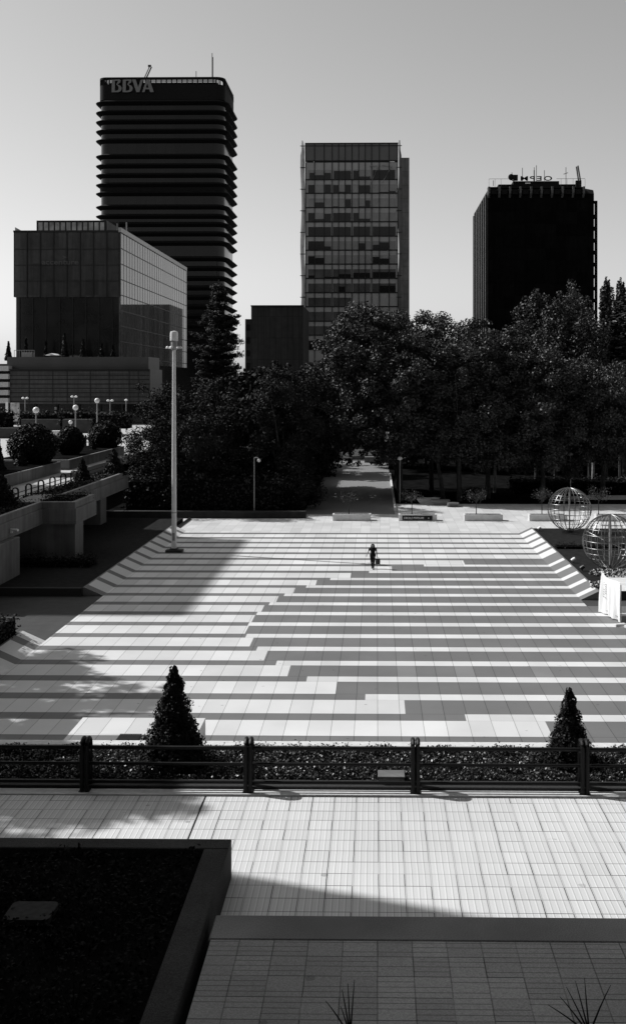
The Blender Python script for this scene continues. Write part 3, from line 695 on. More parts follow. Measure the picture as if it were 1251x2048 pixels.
for i, (px, py) in enumerate(((1240,1252),(1262,1255))):
    x, y = at(px,py); o = tag(MB().bbox(-.36,.30,-.14,.14,0,.13,.03).build('concrete_foot', M_conc_l), ['concrete fence foot lying under the tarpaulin corner','second concrete fence foot half cut by the right edge'][i], 'fence foot', 'concrete feet of the site fence')
    o.location = (x,y,0); o.rotation_euler = (0,0,.35)

# ================================================================= WIRE GLOBES
def globe(px, py, label, tilt=None):
    x, y = at(px,py,.46); Rr = 1.8; c = Rr+.12; root = thing('wire_globe', (x,y,.46), label, 'sculpture', 'wire globes on the lawn')
    for i in range(12):
        a = math.pi*i/12+.1; ca, sa = math.cos(a), math.sin(a)
        MB().tube([(ca*Rr*math.sin(t), sa*Rr*math.sin(t), c+Rr*math.cos(t)) for t in [2*math.pi*k/48 for k in range(48)]], .025, 6, closed=True).build('meridian_ring', M_chrome, root, smooth=True)
    for k, la in enumerate((-50,-37,-24,-11,3,16,29,42)):
        if k in (0,) : continue
        rr = Rr*math.cos(R(la)); z = c+Rr*math.sin(R(la)); MB().tube([(rr*math.cos(t), rr*math.sin(t), z) for t in [2*math.pi*q_/48 for q_ in range(48)]], .019, 6, closed=True).build('parallel_ring', M_chrome, root, smooth=True)
    MB().tube([(0,0,0),(0,0,c+Rr)], .065, 10).build('pole', M_galv, root, smooth=True)
    MB().lathe([(.3,0),(.3,.08),(.14,.16),(.1,.35)],n=16).build('foot', M_iron, root, smooth=True)
    if tilt: 
        rot = Matrix.Rotation(R(24),3,'Y'); MB().tube([tuple(rot@Vector((Rr*.98*math.cos(t), Rr*.98*math.sin(t), 0))+Vector((0,0,c))) for t in [math.pi*(1.0+q_/24) for q_ in range(25)]], .035, 6).build('tilted_ring', M_chrome, root, smooth=True)
globe(1138,1064,'farther wire globe, whole, on the lawn behind the striped coping')
globe(1219,1140,'nearer wire globe cut by the right edge above pale flowers', True)
def flowers(cx, cy, r, n, label, ry=None):
    th = RNG.uniform(0,2*math.pi,n); rr = np.sqrt(RNG.uniform(0,1,n)); P = np.stack([cx+np.cos(th)*rr*r, cy+np.sin(th)*rr*(ry or r), .5+RNG.uniform(0,.3,n)],1)
    root = thing('flower_bed', (cx,cy,.46), label, 'flower bed'); P -= [cx,cy,.46]
    k = int(n*.55); leaves('blossoms', P[:k], RNG.normal(size=(k,3))+[-.3,0,.6], RNG.uniform(.6,1.3,k)*.15, M_flower, root)
    leaves('foliage', P[k:]*[1,1,.8], RNG.normal(size=(n-k,3))+[0,0,.5], RNG.uniform(.6,1.3,n-k)*.16, M_leaf2, root)
fx, fy = at(1232,1146,.6); flowers(fx, fy, 1.75, 900, 'ring of pale flowers round the foot of the nearer globe', .9)
fx, fy = at(1196,1170,.6); flowers(fx, fy, .55, 260, 'small patch of pale flowers beside the corner of the striped coping', .5)
for i, (px, py, lb) in enumerate(((1146,1126,'small white lawn spotlight left of the nearer globe'),(1164,1142,'dark lawn spotlight nearest the striped coping'),(1078,1062,'small lawn spotlight at the far end of the globe lawn'))):
    x, y = at(px,py,.46); root = thing('lawn_spotlight', (x,y,.46), lb, 'spotlight', 'lawn spotlights')
    MB().tube([(0,0,0),(0,0,.15)],.03,8).build('stake', M_iron, root); MB().tube([(-.12,.02,.16),(.0,0,.25),(.12,-.02,.33)],[.12,.13,.11],12).build('lamp_body', M_paint if i != 1 else M_iron, root, smooth=True)

# ================================================================= PLANTER BOXES + SMALL TREES
BL = ['pale planter box by the park path, leftmost of the row','pale planter box carrying the black name board','pale planter box in the middle of the row with a bare wispy tree','pale planter box seen behind the farther wire globe','pale planter box at the right edge behind the nearer globe']
TL = ['faint wispy young tree in the planter box by the path','wispy young tree above the black name board','wispy young tree in the middle planter box','wispy young tree behind the farther wire globe, left side','wispy young tree right of the farther wire globe']
spr = thing('young_tree', (0,0,0), '', 'tree', 'young trees in the planter boxes')
t = MB(); t.tube([(0,0,-.25),(.02,0,.7),(0,0,1.3)],[.05,.04,.03],7)
P = []
for i in range(16):
    a = random.uniform(0,6.28); l = random.uniform(.5,1.1); e = Vector((math.cos(a)*l,math.sin(a)*l,1.2+random.uniform(.3,.95))); t.tube([(0,0,1.0+.02*i),tuple(e*.5+Vector((0,0,.65))),tuple(e)],[.02,.012,.005],5)
    k = 26; P.append(np.array(e*.85+Vector((0,0,.2)))+RNG.normal(size=(k,3))*.2)
t.build('trunk', M_bark, spr, smooth=True); P = np.concatenate(P); leaves('crown', P, RNG.normal(size=(len(P),3)), RNG.uniform(.6,1.3,len(P))*.11, M_leaf, spr)
YX = 99.6
for i, (x0, x1, tx) in enumerate(((665,741,697),(797,873,823),(928,1005,952),(1058,1134,1083),(1192,1268,1196))):
    a, b_ = X_(x0,YX), X_(x1,YX); root = thing('planter_box', ((a+b_)/2,YX+.5,0), BL[i], 'planter', 'pale planter boxes behind the plaza')
    hw = (b_-a)/2; q = MB()
    q.box(-hw,hw,-.5,-.38,0,.56).box(-hw,hw,.38,.5,0,.56).box(-hw,-hw+.12,-.379,.379,0,.56).box(hw-.12,hw,-.379,.379,0,.56); q.build('box_walls', M_conc_l, root)
    q = MB(); q.box(-hw-.02,hw+.02,-.52,-.37,.562,.60).box(-hw-.02,hw+.02,.37,.52,.562,.60).box(-hw-.02,-hw+.13,-.369,.369,.562,.60).box(hw-.13,hw+.02,-.369,.369,.562,.60).build('rim', M_paint, root)
    MB().box(-hw+.13,hw-.13,-.37,.37,.0,.50).build('soil', M_soil, root)
    k = 260; leaves('groundcover', np.stack([RNG.uniform(-hw+.2,hw-.2,k),RNG.uniform(-.33,.33,k),RNG.uniform(.5,.6,k)],1), RNG.normal(size=(k,3))+[0,0,1], .08, M_leaf, root)
    if i == 1:
        sg = MB().box(X_(804,YX)-(a+b_)/2, X_(864,YX)-(a+b_)/2, -.56,-.505,.08,.49).build('name_board', M_black, root)
        me = place_text('lettering','CIRCOLO POPOLARE', X_(807,YX)-(a+b_)/2, -.562, .19, X_(847,YX)-X_(807,YX), .19, M_paint, root, ext=.012, world=False)
        q = MB(); ex = X_(856.5,YX)-(a+b_)/2; q.lathe([(.05,-.006),(.05,.006)],n=12); q.build('round_emblem', M_paint, root); o_ = bpy.context.scene.objects['round_emblem']; o_.location = (ex,-.57,.28); o_.rotation_euler = (R(90),0,0)
    s_ = spr if i == 0 else copy_tree(spr)
    s_.location = (X_(tx,YX+.5), YX+.5, .5); s_.rotation_euler = (0,0,i*1.3); s_['label'] = TL[i]; s_.scale = (1,1,1+.05*i)
# faceted benches
def facet(px, py, z, pts_b, pts_t, h, m, label):
    x, y = at(px,py,0); root = MB(); root.loft([[(a,b_,0) for a,b_ in pts_b],[(a,b_,h) for a,b_ in pts_t]]); o = root.build('faceted_bench', m); o.location = (x,y,0); tag(o, label, 'bench', 'faceted benches beside the path')
facet(850,1007,0,[(-.6,-.4),(.9,-.4),(1.0,.5),(-.5,.5)],[(-.95,-.75),(1.3,-.2),(1.7,.9),(-.8,1.0)],.55,M_conc_l,'pale faceted concrete bench beside the lamp post, inverted wedge shape')
facet(882,1009,0,[(-.7,-.4),(.6,-.4),(.6,.5),(-.7,.5)],[(-1.3,-.6),(.9,-.7),(.9,.7),(-1.0,.8)],.5,M_galv,'dark faceted bench in tree shade, left one of the touching pair')
facet(903,1013,0,[(-.5,-.4),(.55,-.4),(.5,.4),(-.5,.4)],[(-.4,-.7),(.7,-.6),(.7,.5),(-.5,.6)],.42,M_conc,'small dark faceted bench in tree shade, right one of the touching pair')

# ================================================================= ELEVATED WALKWAY (left)
DZ = 3.9
dk = MB(); dk.box(-110,-23.95,60,101,3.02,DZ-.01).box(-140,-31,101.01,240,3.02,DZ-.01)
struct('walkway_deck', dk, mat('walkway slab', .42, .8, .2, var=.1, scale=.6))
def wall(name, boxes, m, label, cat='wall', group=None, c=.03):
    q = MB(); [q.bbox(*b_, c) for b_ in boxes]; return tag(q.build(name, m), label, cat, group)
wall('parapet_beam', [(-24.1,-23.8,60,75.09,4.05,4.52),(-24.1,-23.72,60,75.09,2.95,4.03)], M_conc, 'long concrete parapet beam of the raised walkway at the left edge')
bk = thing('balcony_block', (-22.6,77.8,2.9), 'boxy concrete balcony block jutting from the raised walkway', 'balcony')
MB().bbox(-26,-21.45,75.1,80.4,4.05,4.5,.03).build('upper_band', M_conc, bk, True); MB().bbox(-26,-21.35,75.02,80.5,2.93,4.03,.03).build('lower_band', M_conc, bk, True)
wall('parapet_beam', [(-24.1,-23.8,80.52,101,4.05,4.52),(-24.1,-23.72,80.52,101,2.95,4.03)], M_conc, 'far concrete parapet beam of the raised walkway ending before the trees')
wall('walkway_pier', [(-30,-23.3,60,68.9,.3,2.94)], M_conc, 'wide concrete pier at the left edge carrying the walkway', 'pier', 'walkway piers')
wall('walkway_pier', [(-30,-21.5,75.3,77.4,.3,2.92)], M_conc, 'concrete pier below the balcony block', 'pier', 'walkway piers')
wall('walkway_pier', [(-30,-24.3,93,95,.0,2.94)], M_conc, 'dim far pier under the end of the walkway', 'pier', 'walkway piers')
wall('back_retaining_wall', [(-60,-30.2,60,104,.0,3.0)], M_far, 'dark wall closing the space under the walkway')
sc_ = thing('security_camera', (*at(16,1061,3.4)[:2],3.35), 'small white security camera on the concrete parapet at the left edge', 'camera')
x0 = X_(16,67.3); sc_.location = (-23.5,68.3,3.45)
MB().tube([(-.28,.1,.0),(.32,-.1,.0)],.085,10).build('camera_body', M_paint, sc_, smooth=True); MB().box(-.3,-.1,0,.1,-.2,-.05).build('bracket', M_paint, sc_)
# hedge strip on the parapet side
hedge('walkway_hedge', -26.6,-24.15,60,100,3.9,4.40,'low dark hedge strip along the parapet of the raised walkway', dens=60, leaf=.16, m=M_leaf2, wob=.06)
hedge('balcony_hedge', -24.1,-21.7,75.5,80,4.45,4.62,'low planting on top of the concrete balcony block', dens=60, leaf=.16)
f2 = thing('walkway_railing', (-27.6,80,DZ), 'black railing with arched posts along the raised walkway', 'fence')
for zz in (DZ+.62,DZ+.3): MB().tube([(-27.6,60,zz),(-27.6,115,zz)],.035,6).build('rail', M_black, f2, True)
for i in range(13):
    yy = 62+3.1*i; q = MB(); arch_post_x(q,-27.6,yy,DZ,1.05,dx=.22,dy=.08,r=.045)
    q.build('post', M_black, f2, True, smooth=True)
for (px, Y_, h, wd, lb) in ((165,94,1.9,1.55,'small cone shrub on the walkway hedge between the railing and the parapet'),(228,99.5,2.4,2.3,'dark cone shrub at the far end of the walkway hedge, before the trees'),(3,74,2.2,2.6,'broad dark cone shrub on the walkway cut by the left edge')):
    topiary('cone_shrub', (X_(px,Y_),Y_,4.3), 'cone', h, wd, lb, 'cone shrubs on the walkway', leaf=.16, n=3000)
p1 = wall('walkway_planter', [(-40,-32,62,107,DZ,4.97)], M_conc, 'long concrete planter on the walkway under the largest ball shrub', 'planter'); MB().box(-39.7,-32.3,62.2,106.7,4.9,5.03).build('soil', M_soil, p1)
p2 = wall('walkway_planter', [(-40,-32,110,134,DZ,4.95)], M_conc, 'farther concrete planter on the walkway under two ball shrubs', 'planter'); MB().box(-39.7,-32.3,110.3,133.7,4.9,5.01).build('soil', M_soil, p2)
def pz(py,Y,px): return atY(px,py,Y)[1]
for (px, py, Y_, wp, hp, lb) in ((66,893,104.8,92,88,'largest dark ball shrub, left of the row above the walkway'),(140,883,117.6,54,58,'middle dark ball shrub, clearly round, smallest of the row'),(210,873,131,62,60,'right dark ball shrub of the row, lumpy on top')):
    s = Y_/F; topiary('ball_shrub', (X_(px,Y_),Y_,pz(py,Y_,px)-hp*s/2), 'ball', hp*s, wp*s, lb, 'ball shrubs above the walkway', leaf=.24, n=6500)
for (px, py, Y_, wp, hp, lb) in ((42,930,101,46,60,'dark cone shrub leaning on the largest ball shrub'),(186,905,126,34,46,'dark cone shrub at the foot of the lumpy ball shrub'),(-4,905,96,26,70,'dark rounded shrub cut by the left edge')):
    s = Y_/F; topiary('cone_shrub', (X_(px,Y_),Y_,pz(py,Y_,px)-hp*s/2), 'cone', hp*s, wp*s, lb, 'cone shrubs on the walkway', leaf=.2, n=2500)
f3 = thing('far_railing', (-36,140,DZ), 'short black railing with arched posts behind the ball shrubs', 'fence')
for zz in (DZ+1.2,DZ+.65): MB().tube([(X_(20,150),150,zz),(X_(190,150),150,zz)],.06,6).build('rail', M_black, f3, True)
for px in (40,105,175): q = MB(); arch_post(q,X_(px,150),150,DZ,1.6,dy=.3,dx=.3,r=.09); q.build('post', M_black, f3, True, smooth=True)
wall('street_planter', [(X_(-40,175),X_(70,172),172,178,DZ,5.6)], M_dark_c, 'long grey planter wall at left before the podium building', 'planter', 'grey planters before the podium building', c=.05)
wall('street_planter', [(X_(42,196),X_(120,196),196,202,DZ,6.2)], M_dark_c, 'grey planter wall behind the left globe lamp', 'planter', 'grey planters before the podium building', c=.05)
wall('street_planter', [(X_(125,190),X_(190,190),190,198,DZ,6.4)], M_dark_c, 'grey planter wall between two globe lamps', 'planter', 'grey planters before the podium building', c=.05)
wall('pale_cabinet', [(X_(102,160),X_(124,160),160,161,DZ,5.7)], M_conc_l, 'small pale cabinet seen above the round ball shrub', 'cabinet', c=.05)
for (a, b_, Y_, zt, lb) in ((45,120,199,7.0,'dark shrubs in the grey planter behind the left globe lamp'),(126,190,194,7.4,'dark shrubs in the planter between globe lamps'),(-40,20,176,8.0,'dark tall shrubs at the left edge before the podium'),(190,260,185,7.4,'dark shrubs left of the big trees')):
    hedge('planted_shrubs', X_(a,Y_),X_(b_,Y_),Y_-2,Y_+2,5.0,zt,lb,dens=10,leaf=.5,wob=.35,cat='shrubs')
# globe lamps and double lamps
def globe_lamp(px, py, r_px, Y_, label):
    x, z = atY(px,py,Y_); root = thing('globe_lamp', (x,Y_,DZ), label, 'lamp', 'white globe lamps'); r = r_px*Y_/F
    MB().tube([(0,0,0),(0,0,z-DZ-r*.8)],.09,8).build('pole', M_galv, root, smooth=True); MB().ball((0,0,z-DZ),r,16,12).build('lamp_globe', M_globe, root, smooth=True)
globe_lamp(72,820,6.4,140,'white globe lamp above the largest ball shrub'); globe_lamp(151,815,5.6,155,'white globe lamp above the round middle shrub')
globe_lamp(194,801,5.2,165,'white globe lamp above the lumpy ball shrub, highest of the four'); globe_lamp(141,844,4,170,'smallest white globe lamp just above the round shrub')
def double_lamp(px, py, Y_, label, one=False):
    x, z = atY(px,py,Y_); root = thing('double_lamp', (x,Y_,DZ), label, 'lamp', 'street lamps before the podium building'); h = z-DZ; s = Y_/F
    MB().tube([(0,0,0),(0,0,h)],.08,8).build('pole', M_galv, root, smooth=True)
    for sg in ((-1,1) if not one else (0,)):
        MB().lathe([(.04,h-.1),(.32,h+.02),(.28,h+.18),(.05,h+.32)],(sg*4*s,0,0),12).build('lamp_shade', M_paint, root, smooth=True)
    if not one: MB().tube([(-4*s,0,h-.05),(4*s,0,h-.05)],.05,6).build('arm', M_galv, root, smooth=True)
double_lamp(50,797,205,'twin-headed street lamp beside the poster panel'); double_lamp(148,794,210,'twin-headed street lamp above the middle globe lamp')
double_lamp(220,802,200,'twin-headed street lamp nearest the big trees, before the dark ground floor'); double_lamp(252,801,195,'single-headed street lamp at the edge of the big trees',True)
bb = thing('poster_panel', (X_(30,215),215,DZ), 'pale poster panel beside a white column before the podium', 'poster')
MB().box(-.9,.9,-.1,.1,1.2,5.0).build('poster', M_poster, bb); MB().box(-1.9,-1.45,-.15,.15,0,5.1).build('white_column', M_paint, bb); MB().box(-.8,-.7,-.05,.05,0,1.2).box(.7,.8,-.05,.05,0,1.2).build('leg', M_galv, bb)

# ================================================================= BUILDINGS
def bx2(name, px0, px1, Y0_, Y1_, z0, z1, m, parent):
    return MB().box(X_(px0,Y0_), X_(px1,Y0_), Y0_, Y1_, z0, z1).build(name, m, parent, True)
# podium
PY = 230.
pod = thing('podium_building', (X_(150,PY),PY,DZ), 'low wide podium building with horizontal cladding and dark shopfronts', 'building')
zt, zc, zs = Z_(713,PY), Z_(738,PY), Z_(808,PY)
bx2('wall', 20, 300, PY, 243, zs, zc, M_pod, pod); bx2('parapet', 14, 297, PY+1.5, 243, zc+.02, zt, M_podp, pod)
bx2('shopfront', -60, 302, PY+3, 244, 3.5, zs-.03, M_void, pod)
q = MB()
for i in range(5): q.box(X_(-60,PY),X_(20,PY)-.03,PY-1,PY+2,zs+.2+i*1.75,zs+1.3+i*1.75)
q2 = MB()
for i in range(8): z = zs+(zc-zs)*(i+.6)/8; q2.box(X_(21,PY),X_(299,PY),PY-.06,PY-.002,z-.09,z+.09)
for px in (58,105,134,180,218,258,276): q2.box(X_(px,PY),X_(px,PY)+.14,PY-.1,PY-.062,zs+.1,zc)
q2.box(X_(20,PY),X_(300,PY),PY-.5,PY-.11,zc-.25,zc).build('cladding_joint', M_mull, pod, True)
q.build('stair_slab', M_podl, pod, True)
bx2('left_wall', -60, 19.5, PY+2.2, 243, zs, zc+1.2, M_pod, pod)
q = MB()
for i in range(6):
    xx = X_(60+i*44,PY); q.box(xx,xx+.5,PY+2.6,PY+2.98,DZ,zs-.05)
q.build('column', M_mull, pod, True)
for px in (62,):
    for k in range(3): MB().box(X_(px+40,PY),X_(px+44,PY),PY+2.5,PY+2.7,5.2+k*.9,5.8+k*.9).build('pale_panel', M_podl, pod, True)  # small pale panels in slab colour before the shopfront
MB().lathe([(1.6,0),(1.9,.15),(1.2,.5),(.1,.62)],(X_(104,PY+6),PY+6,Z_(709,PY+6)-.3),16).build('roof_dome', M_paint, pod, True, smooth=True)
q = MB(); 
for i in range(9): q.box(X_(28+i*5,PY+3),X_(28+i*5,PY+3)+.08,PY+3,PY+3.1,zt,zt+1.5)
q.box(X_(28,PY+3),X_(68,PY+3),PY+3,PY+3.1,zt+1.45,zt+1.55).box(X_(44,PY+4),X_(64,PY+4),PY+4,PY+6,zt,zt+1.1).build('roof_railing', M_galv, pod, True)
for i, (px, top, wp) in enumerate(((52,674,9),(92,682,8),(129,666,15),(166,676,13),(203,686,11),(226,690,9),(17,682,14))):
    Y_ = PY+5 if px > 20 else PY+30; topiary('roof_cypress', (X_(px,Y_),Y_,zt-.1), 'cone', Z_(top,Y_)-zt, wp*Y_/F, f'dark narrow roof-garden conifer on the podium, number {i+1} counted ' + 'from the left' if False else ['thin dark conifer beside the roof railing of the podium','thin dark conifer left of the white roof dome','tallest dark conifer on the podium roof, right of the white dome','second tallest dark conifer on the podium roof','short conifer on the podium roof right of the second tallest','shortest conifer on the podium roof, rightmost','bushy conifer against the sky left of the glass office'][i], 'conifers on the podium roof', leaf=.5, n=900, cat='conifer')

# glass office
AY, AY2 = 245., 331.
ac = thing('glass_office', (X_(130,AY),AY,zt), 'glass office block with a dark front and a paler receding side', 'building')
xa0, xa1 = X_(28,AY), X_(240,AY); za = Z_(463,AY); zm = Z_(593,AY)
MB().box(xa0,xa1-.35,AY+.0,AY2,zm,za).build('front_glass', M_glassA, ac, True)
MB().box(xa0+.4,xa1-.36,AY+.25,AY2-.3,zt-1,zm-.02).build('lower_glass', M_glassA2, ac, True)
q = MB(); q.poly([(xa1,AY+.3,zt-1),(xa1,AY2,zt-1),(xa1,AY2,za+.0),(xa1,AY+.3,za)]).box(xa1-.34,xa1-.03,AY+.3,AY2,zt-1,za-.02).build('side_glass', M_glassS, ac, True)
q = MB()
for k in range(1,9): q.box(xa1-.02,xa1+.06,AY+.2,AY2,za-k*3.62-.10,za-k*3.62+.10)
q.build('side_floor_line', M_mull, ac, True)
for k in range(30):
    y = AY+.6+k*2.88; MB().box(xa1-.02,xa1+.045,y,y+.12,zt-1,za-.02).build('side_mullion', M_mull, ac, True)
for k in range(9):
    x = xa0+(xa1-xa0)*k/8; MB().box(x-.11+(.11 if k == 0 else 0),x+.11,AY-.22,AY-.005,zm,za).build('mullion', M_mull, ac, True)
for k in range(8):
    x = xa0+(xa1-xa0)*(k+.42)/8; MB().box(x-.10,x+.10,AY+.05,AY+.245,zt-1,zm-.03).build('lower_mullion', M_mull, ac, True)
for py in (497,529,561): z = Z_(py,AY); MB().box(xa0,xa1,AY-.12,AY-.006,z-.07,z+.07).build('floor_line', M_mull, ac, True)
for py in (625,657): z = Z_(py,AY); MB().box(xa0+.4,xa1,AY+.12,AY+.246,z-.05,z+.05).build('floor_line', M_mull, ac, True)
MB().box(xa0-.1,xa1-.4,AY-.25,AY+1,za+.005,za+.45).build('front_coping', M_mull, ac, True)
MB().box(xa1-.38,xa1+.25,AY-.1,AY2-.5,za+.02,Z_(453.5,AY)).build('fascia', M_fascia, ac, True)
YH = AY+8; q = MB(); q.box(X_(73,YH),X_(213,YH),YH,YH+14,za,Z_(439,YH)); q.build('penthouse', M_mull, ac, True)
for i in range(12): a = 77+i*11.2; MB().box(X_(a,YH),X_(a+8.2,YH),YH-.1,YH-.01,za,Z_(443,YH)).build('penthouse_panel', M_penth, ac, True)
q = MB(); 
for i in range(11): q.box(X_(214+i*2.3,YH+1),X_(214+i*2.3,YH+1)+.1,YH+1,YH+1.1,za,Z_(441,YH))
q.build('roof_louvre', M_mull, ac, True)
q = MB(); q.add([(X_(30,AY+1),AY+1,za),(X_(52,AY+1),AY+1,za),(X_(30,AY+1),AY+1,za+1.4),(X_(30,AY+1),AY+1.1,za),(X_(52,AY+1),AY+1.1,za),(X_(30,AY+1),AY+1.1,za+1.4)],[(0,1,2),(5,4,3),(0,2,5,3),(1,4,5,2),(0,3,4,1)]).build('glass_railing', M_penth, ac, True)
for px, z1, lw_ in ((233,445,.12),(251,443,.3)): MB().box(X_(px,AY+12),X_(px,AY+12)+lw_,AY+12,AY+12.3,za,Z_(z1,AY+12)).build('roof_mast', M_galv, ac, True)
place_text('lettering','accenture',X_(84,AY),AY-.24,Z_(528,AY),X_(158,AY)-X_(84,AY),Z_(519,AY)-Z_(528,AY),M_signd,ac,ext=.05,bold=.02)
place_text('accent_mark','>',X_(126,AY),AY-.24,Z_(516,AY),.9,.7,M_signd,ac,ext=.05,bold=.03)

# big tower with sunshades
TY = 418.; bz0, bz1 = 0, Z_(152,TY)
bt = thing('bank_tower', (X_(320,TY),TY,0), 'tallest tower, dark with projecting sunshades on every floor and pale roof lettering', 'tower')
bxa, bxb = X_(198,TY), X_(447,TY); TD = 29.5
def rr(x0,x1,y0,y1,r,n=5):
    pts = []
    for cx_, cy_, a0 in ((x1-r,y1-r,0),(x0+r,y1-r,90),(x0+r,y0+r,180),(x1-r,y0+r,270)):
        for i in range(n+1): a = R(a0+90*i/n); pts.append((cx_+r*math.cos(a), cy_+r*math.sin(a)))
    return pts
body = rr(bxa,bxb,TY,TY+TD,3.6,6)
fys = [203.4,222.6,241.3,260.4,279.5,310.7,329.8,348.9,368,385.5,412.5,431.2,447.5,466.5,485.2,516.4,535.9,555.9,575,594,613,632,651,670]
zf = [Z_(p,TY) for p in fys]
MB().prism(body, 0, Z_(195,TY)).build('glass_wall', M_bbglass, bt, True, smooth=True)
crown = rr(bxa-.3,bxb+.3,TY-.3,TY+TD+.3,3.2,6)
MB().prism(crown, Z_(197,TY), Z_(167,TY)).build('crown_wall', M_fin, bt, True, smooth=True)
q = MB(); zA, zB = Z_(167,TY), bz1-.7
for (x, y) in rr(bxa-.1,bxb+.1,TY-.1,TY+TD+.1,3,3): q.box(x-.25,x+.25,y-.25,y+.25,zA,zB)
for i in range(1,24):
    x = bxa+(bxb-bxa)*i/24; q.box(x-.2,x+.2,TY-.2,TY+.1,zA,zB); q.box(x-.2,x+.2,TY+TD-.1,TY+TD+.2,zA,zB)
for k in range(5):
    z = zA+(zB-zA)*(k+.5)/5; q.box(bxa+2.6,bxb-2.6,TY-.15,TY+.1,z-.13,z+.13).box(bxa+2.6,bxb-2.6,TY+TD-.1,TY+TD+.15,z-.13,z+.13).box(bxb-.1,bxb+.15,TY+2.6,TY+TD-2.6,z-.13,z+.13).box(bxa-.1,bxa+.15,TY+2.6,TY+TD-2.6,z-.13,z+.13)
q.box(bxa+3,bxb-3,TY+3.2,TY+6,zA-.5,zB-.55); q.build('roof_trellis', M_fin, bt, True)
ring = MB(); o1 = rr(bxa-.3,bxb+.3,TY-.3,TY+TD+.3,3.2,6); i1 = rr(bxa+1.2,bxb-1.2,TY+1.2,TY+TD-1.2,2.5,6); n_ = len(o1)
for z0, z1 in ((bz1-.75,bz1),):
    v = [(x,y,z0) for x,y in o1]+[(x,y,z1) for x,y in o1]+[(x,y,z1) for x,y in i1]+[(x,y,z0) for x,y in i1]
    f = []
    for i in range(n_):
        j = (i+1)%n_
        for a in range(4): b_ = (a+1)%4; f.append((a*n_+i,a*n_+j,b_*n_+j,b_*n_+i))
    ring.add(v,f)
ring.build('roof_ring', M_fin, bt, True, smooth=True)
MB().box(bxa+5,bxb-8,TY+7,TY+20,zA,bz1-.9).box(X_(222,TY),X_(280,TY),TY+3,TY+6,bz1-1.5,bz1+.5).build('plant_room', M_fin, bt, True)
for z in zf:
    lo = []
    for e, dz in ((-.05,-1.1),(1.85,.0),(1.95,.3),(1.2,.62),(-.05,1.05)):
        lo.append([(x,y,z+dz) for x,y in rr(bxa-e,bxb+e,TY-e,TY+TD+e,3.6+e*.8,6)])
    MB().loft(lo, False).build('sunshade', M_fin, bt, True, smooth=True)
# solid blind storeys
MB().prism(rr(bxa-.25,bxb+.25,TY-.25,TY+TD+.25,3,6), Z_(385,TY), Z_(364,TY)).build('blind_storey', M_fin, bt, True, smooth=True)
# letters B B V A
def letter(name, outer, hole, dx, parent):
    cu = bpy.data.curves.new('letter','CURVE'); cu.dimensions = '2D'; cu.fill_mode = 'BOTH'; cu.extrude = .15
    cv = lambda p: (X_(190+(p[0]+dx)/9.62,TY), Z_(140+p[1]/9.62,TY))
    for pts in [outer]+([hole] if hole else []):
        s = cu.splines.new('POLY'); s.points.add(len(pts)-1); s.use_cyclic_u = True
        for i, p in enumerate(pts): a, b_ = cv(p); s.points[i].co = (a,b_,0,1)
    o = bpy.data.objects.new('letter', cu); COL.objects.link(o)
    me = bpy.data.meshes.new_from_object(o.evaluated_get(bpy.context.evaluated_depsgraph_get())); bpy.data.objects.remove(o); me.materials.clear()
    me.transform(Matrix(((1,0,0,0),(0,0,-1,TY-.8),(0,1,0,0),(0,0,0,1)))); me.update()
    link(name, me, M_sign, parent, -Vector(parent.location))
Bo = [(330,412),(333,170),(480,166),(503,180),(494,222),(440,262),(492,284),(518,312),(522,340),(512,375),(488,400),(450,412)]
Bh = [(390,386),(392,192),(455,190),(432,240),(420,262),(452,292),(466,325),(462,360),(440,382)]
letter('letter_b',Bo,Bh,0,bt); letter('letter_b',Bo,Bh,211,bt)
letter('letter_v',[(722,168),(790,168),(840,322),(884,176),(932,170),(862,412),(805,412)],None,0,bt)
letter('letter_a',[(915,412),(996,172),(1056,172),(1138,412),(1072,412),(1050,357),(976,357),(960,412)],[(985,328),(1040,328),(1014,240)],0,bt)
def masts(parent, Yb, zb, arr, r=.12, name='roof_mast', m=None):
    for (pa, ya, pb, yb) in arr:
        a = (X_(pa,Yb),Yb,Z_(ya,Yb)); b_ = (X_(pb,Yb),Yb,Z_(yb,Yb)); MB().tube([a,b_],r,5).build(name, m or M_iron, parent, True)
masts(bt,TY+8,0,((289,152,299,130),(293,153,303,131)),.28,'roof_crane'); masts(bt,TY+8,0,((424,155,424,104),),.16,'antenna'); masts(bt,TY+8,0,((424.7,155,424.7,112),),.3,'antenna'); masts(bt,TY+10,0,((392,155,392,140),),.15,'antenna')
MB().box(X_(296,TY+8),X_(302,TY+8),TY+7.8,TY+8.2,Z_(131,TY+8),Z_(127,TY+8)).build('crane_head', M_iron, bt, True)

fb = thing('reflected_block', (-20,460,0), 'unseen office block added behind the middle tower for its reflection in the side glass', 'building')  # hidden block added so the glass office side mirrors a dark shape
MB().box(-31,-9.5,450,480,0,Z_(608,450)).build('wall', M_low, fb, True); MB().box(-9.4,-2,452,478,0,Z_(625,450)).build('lower_wing', M_low, fb, True)
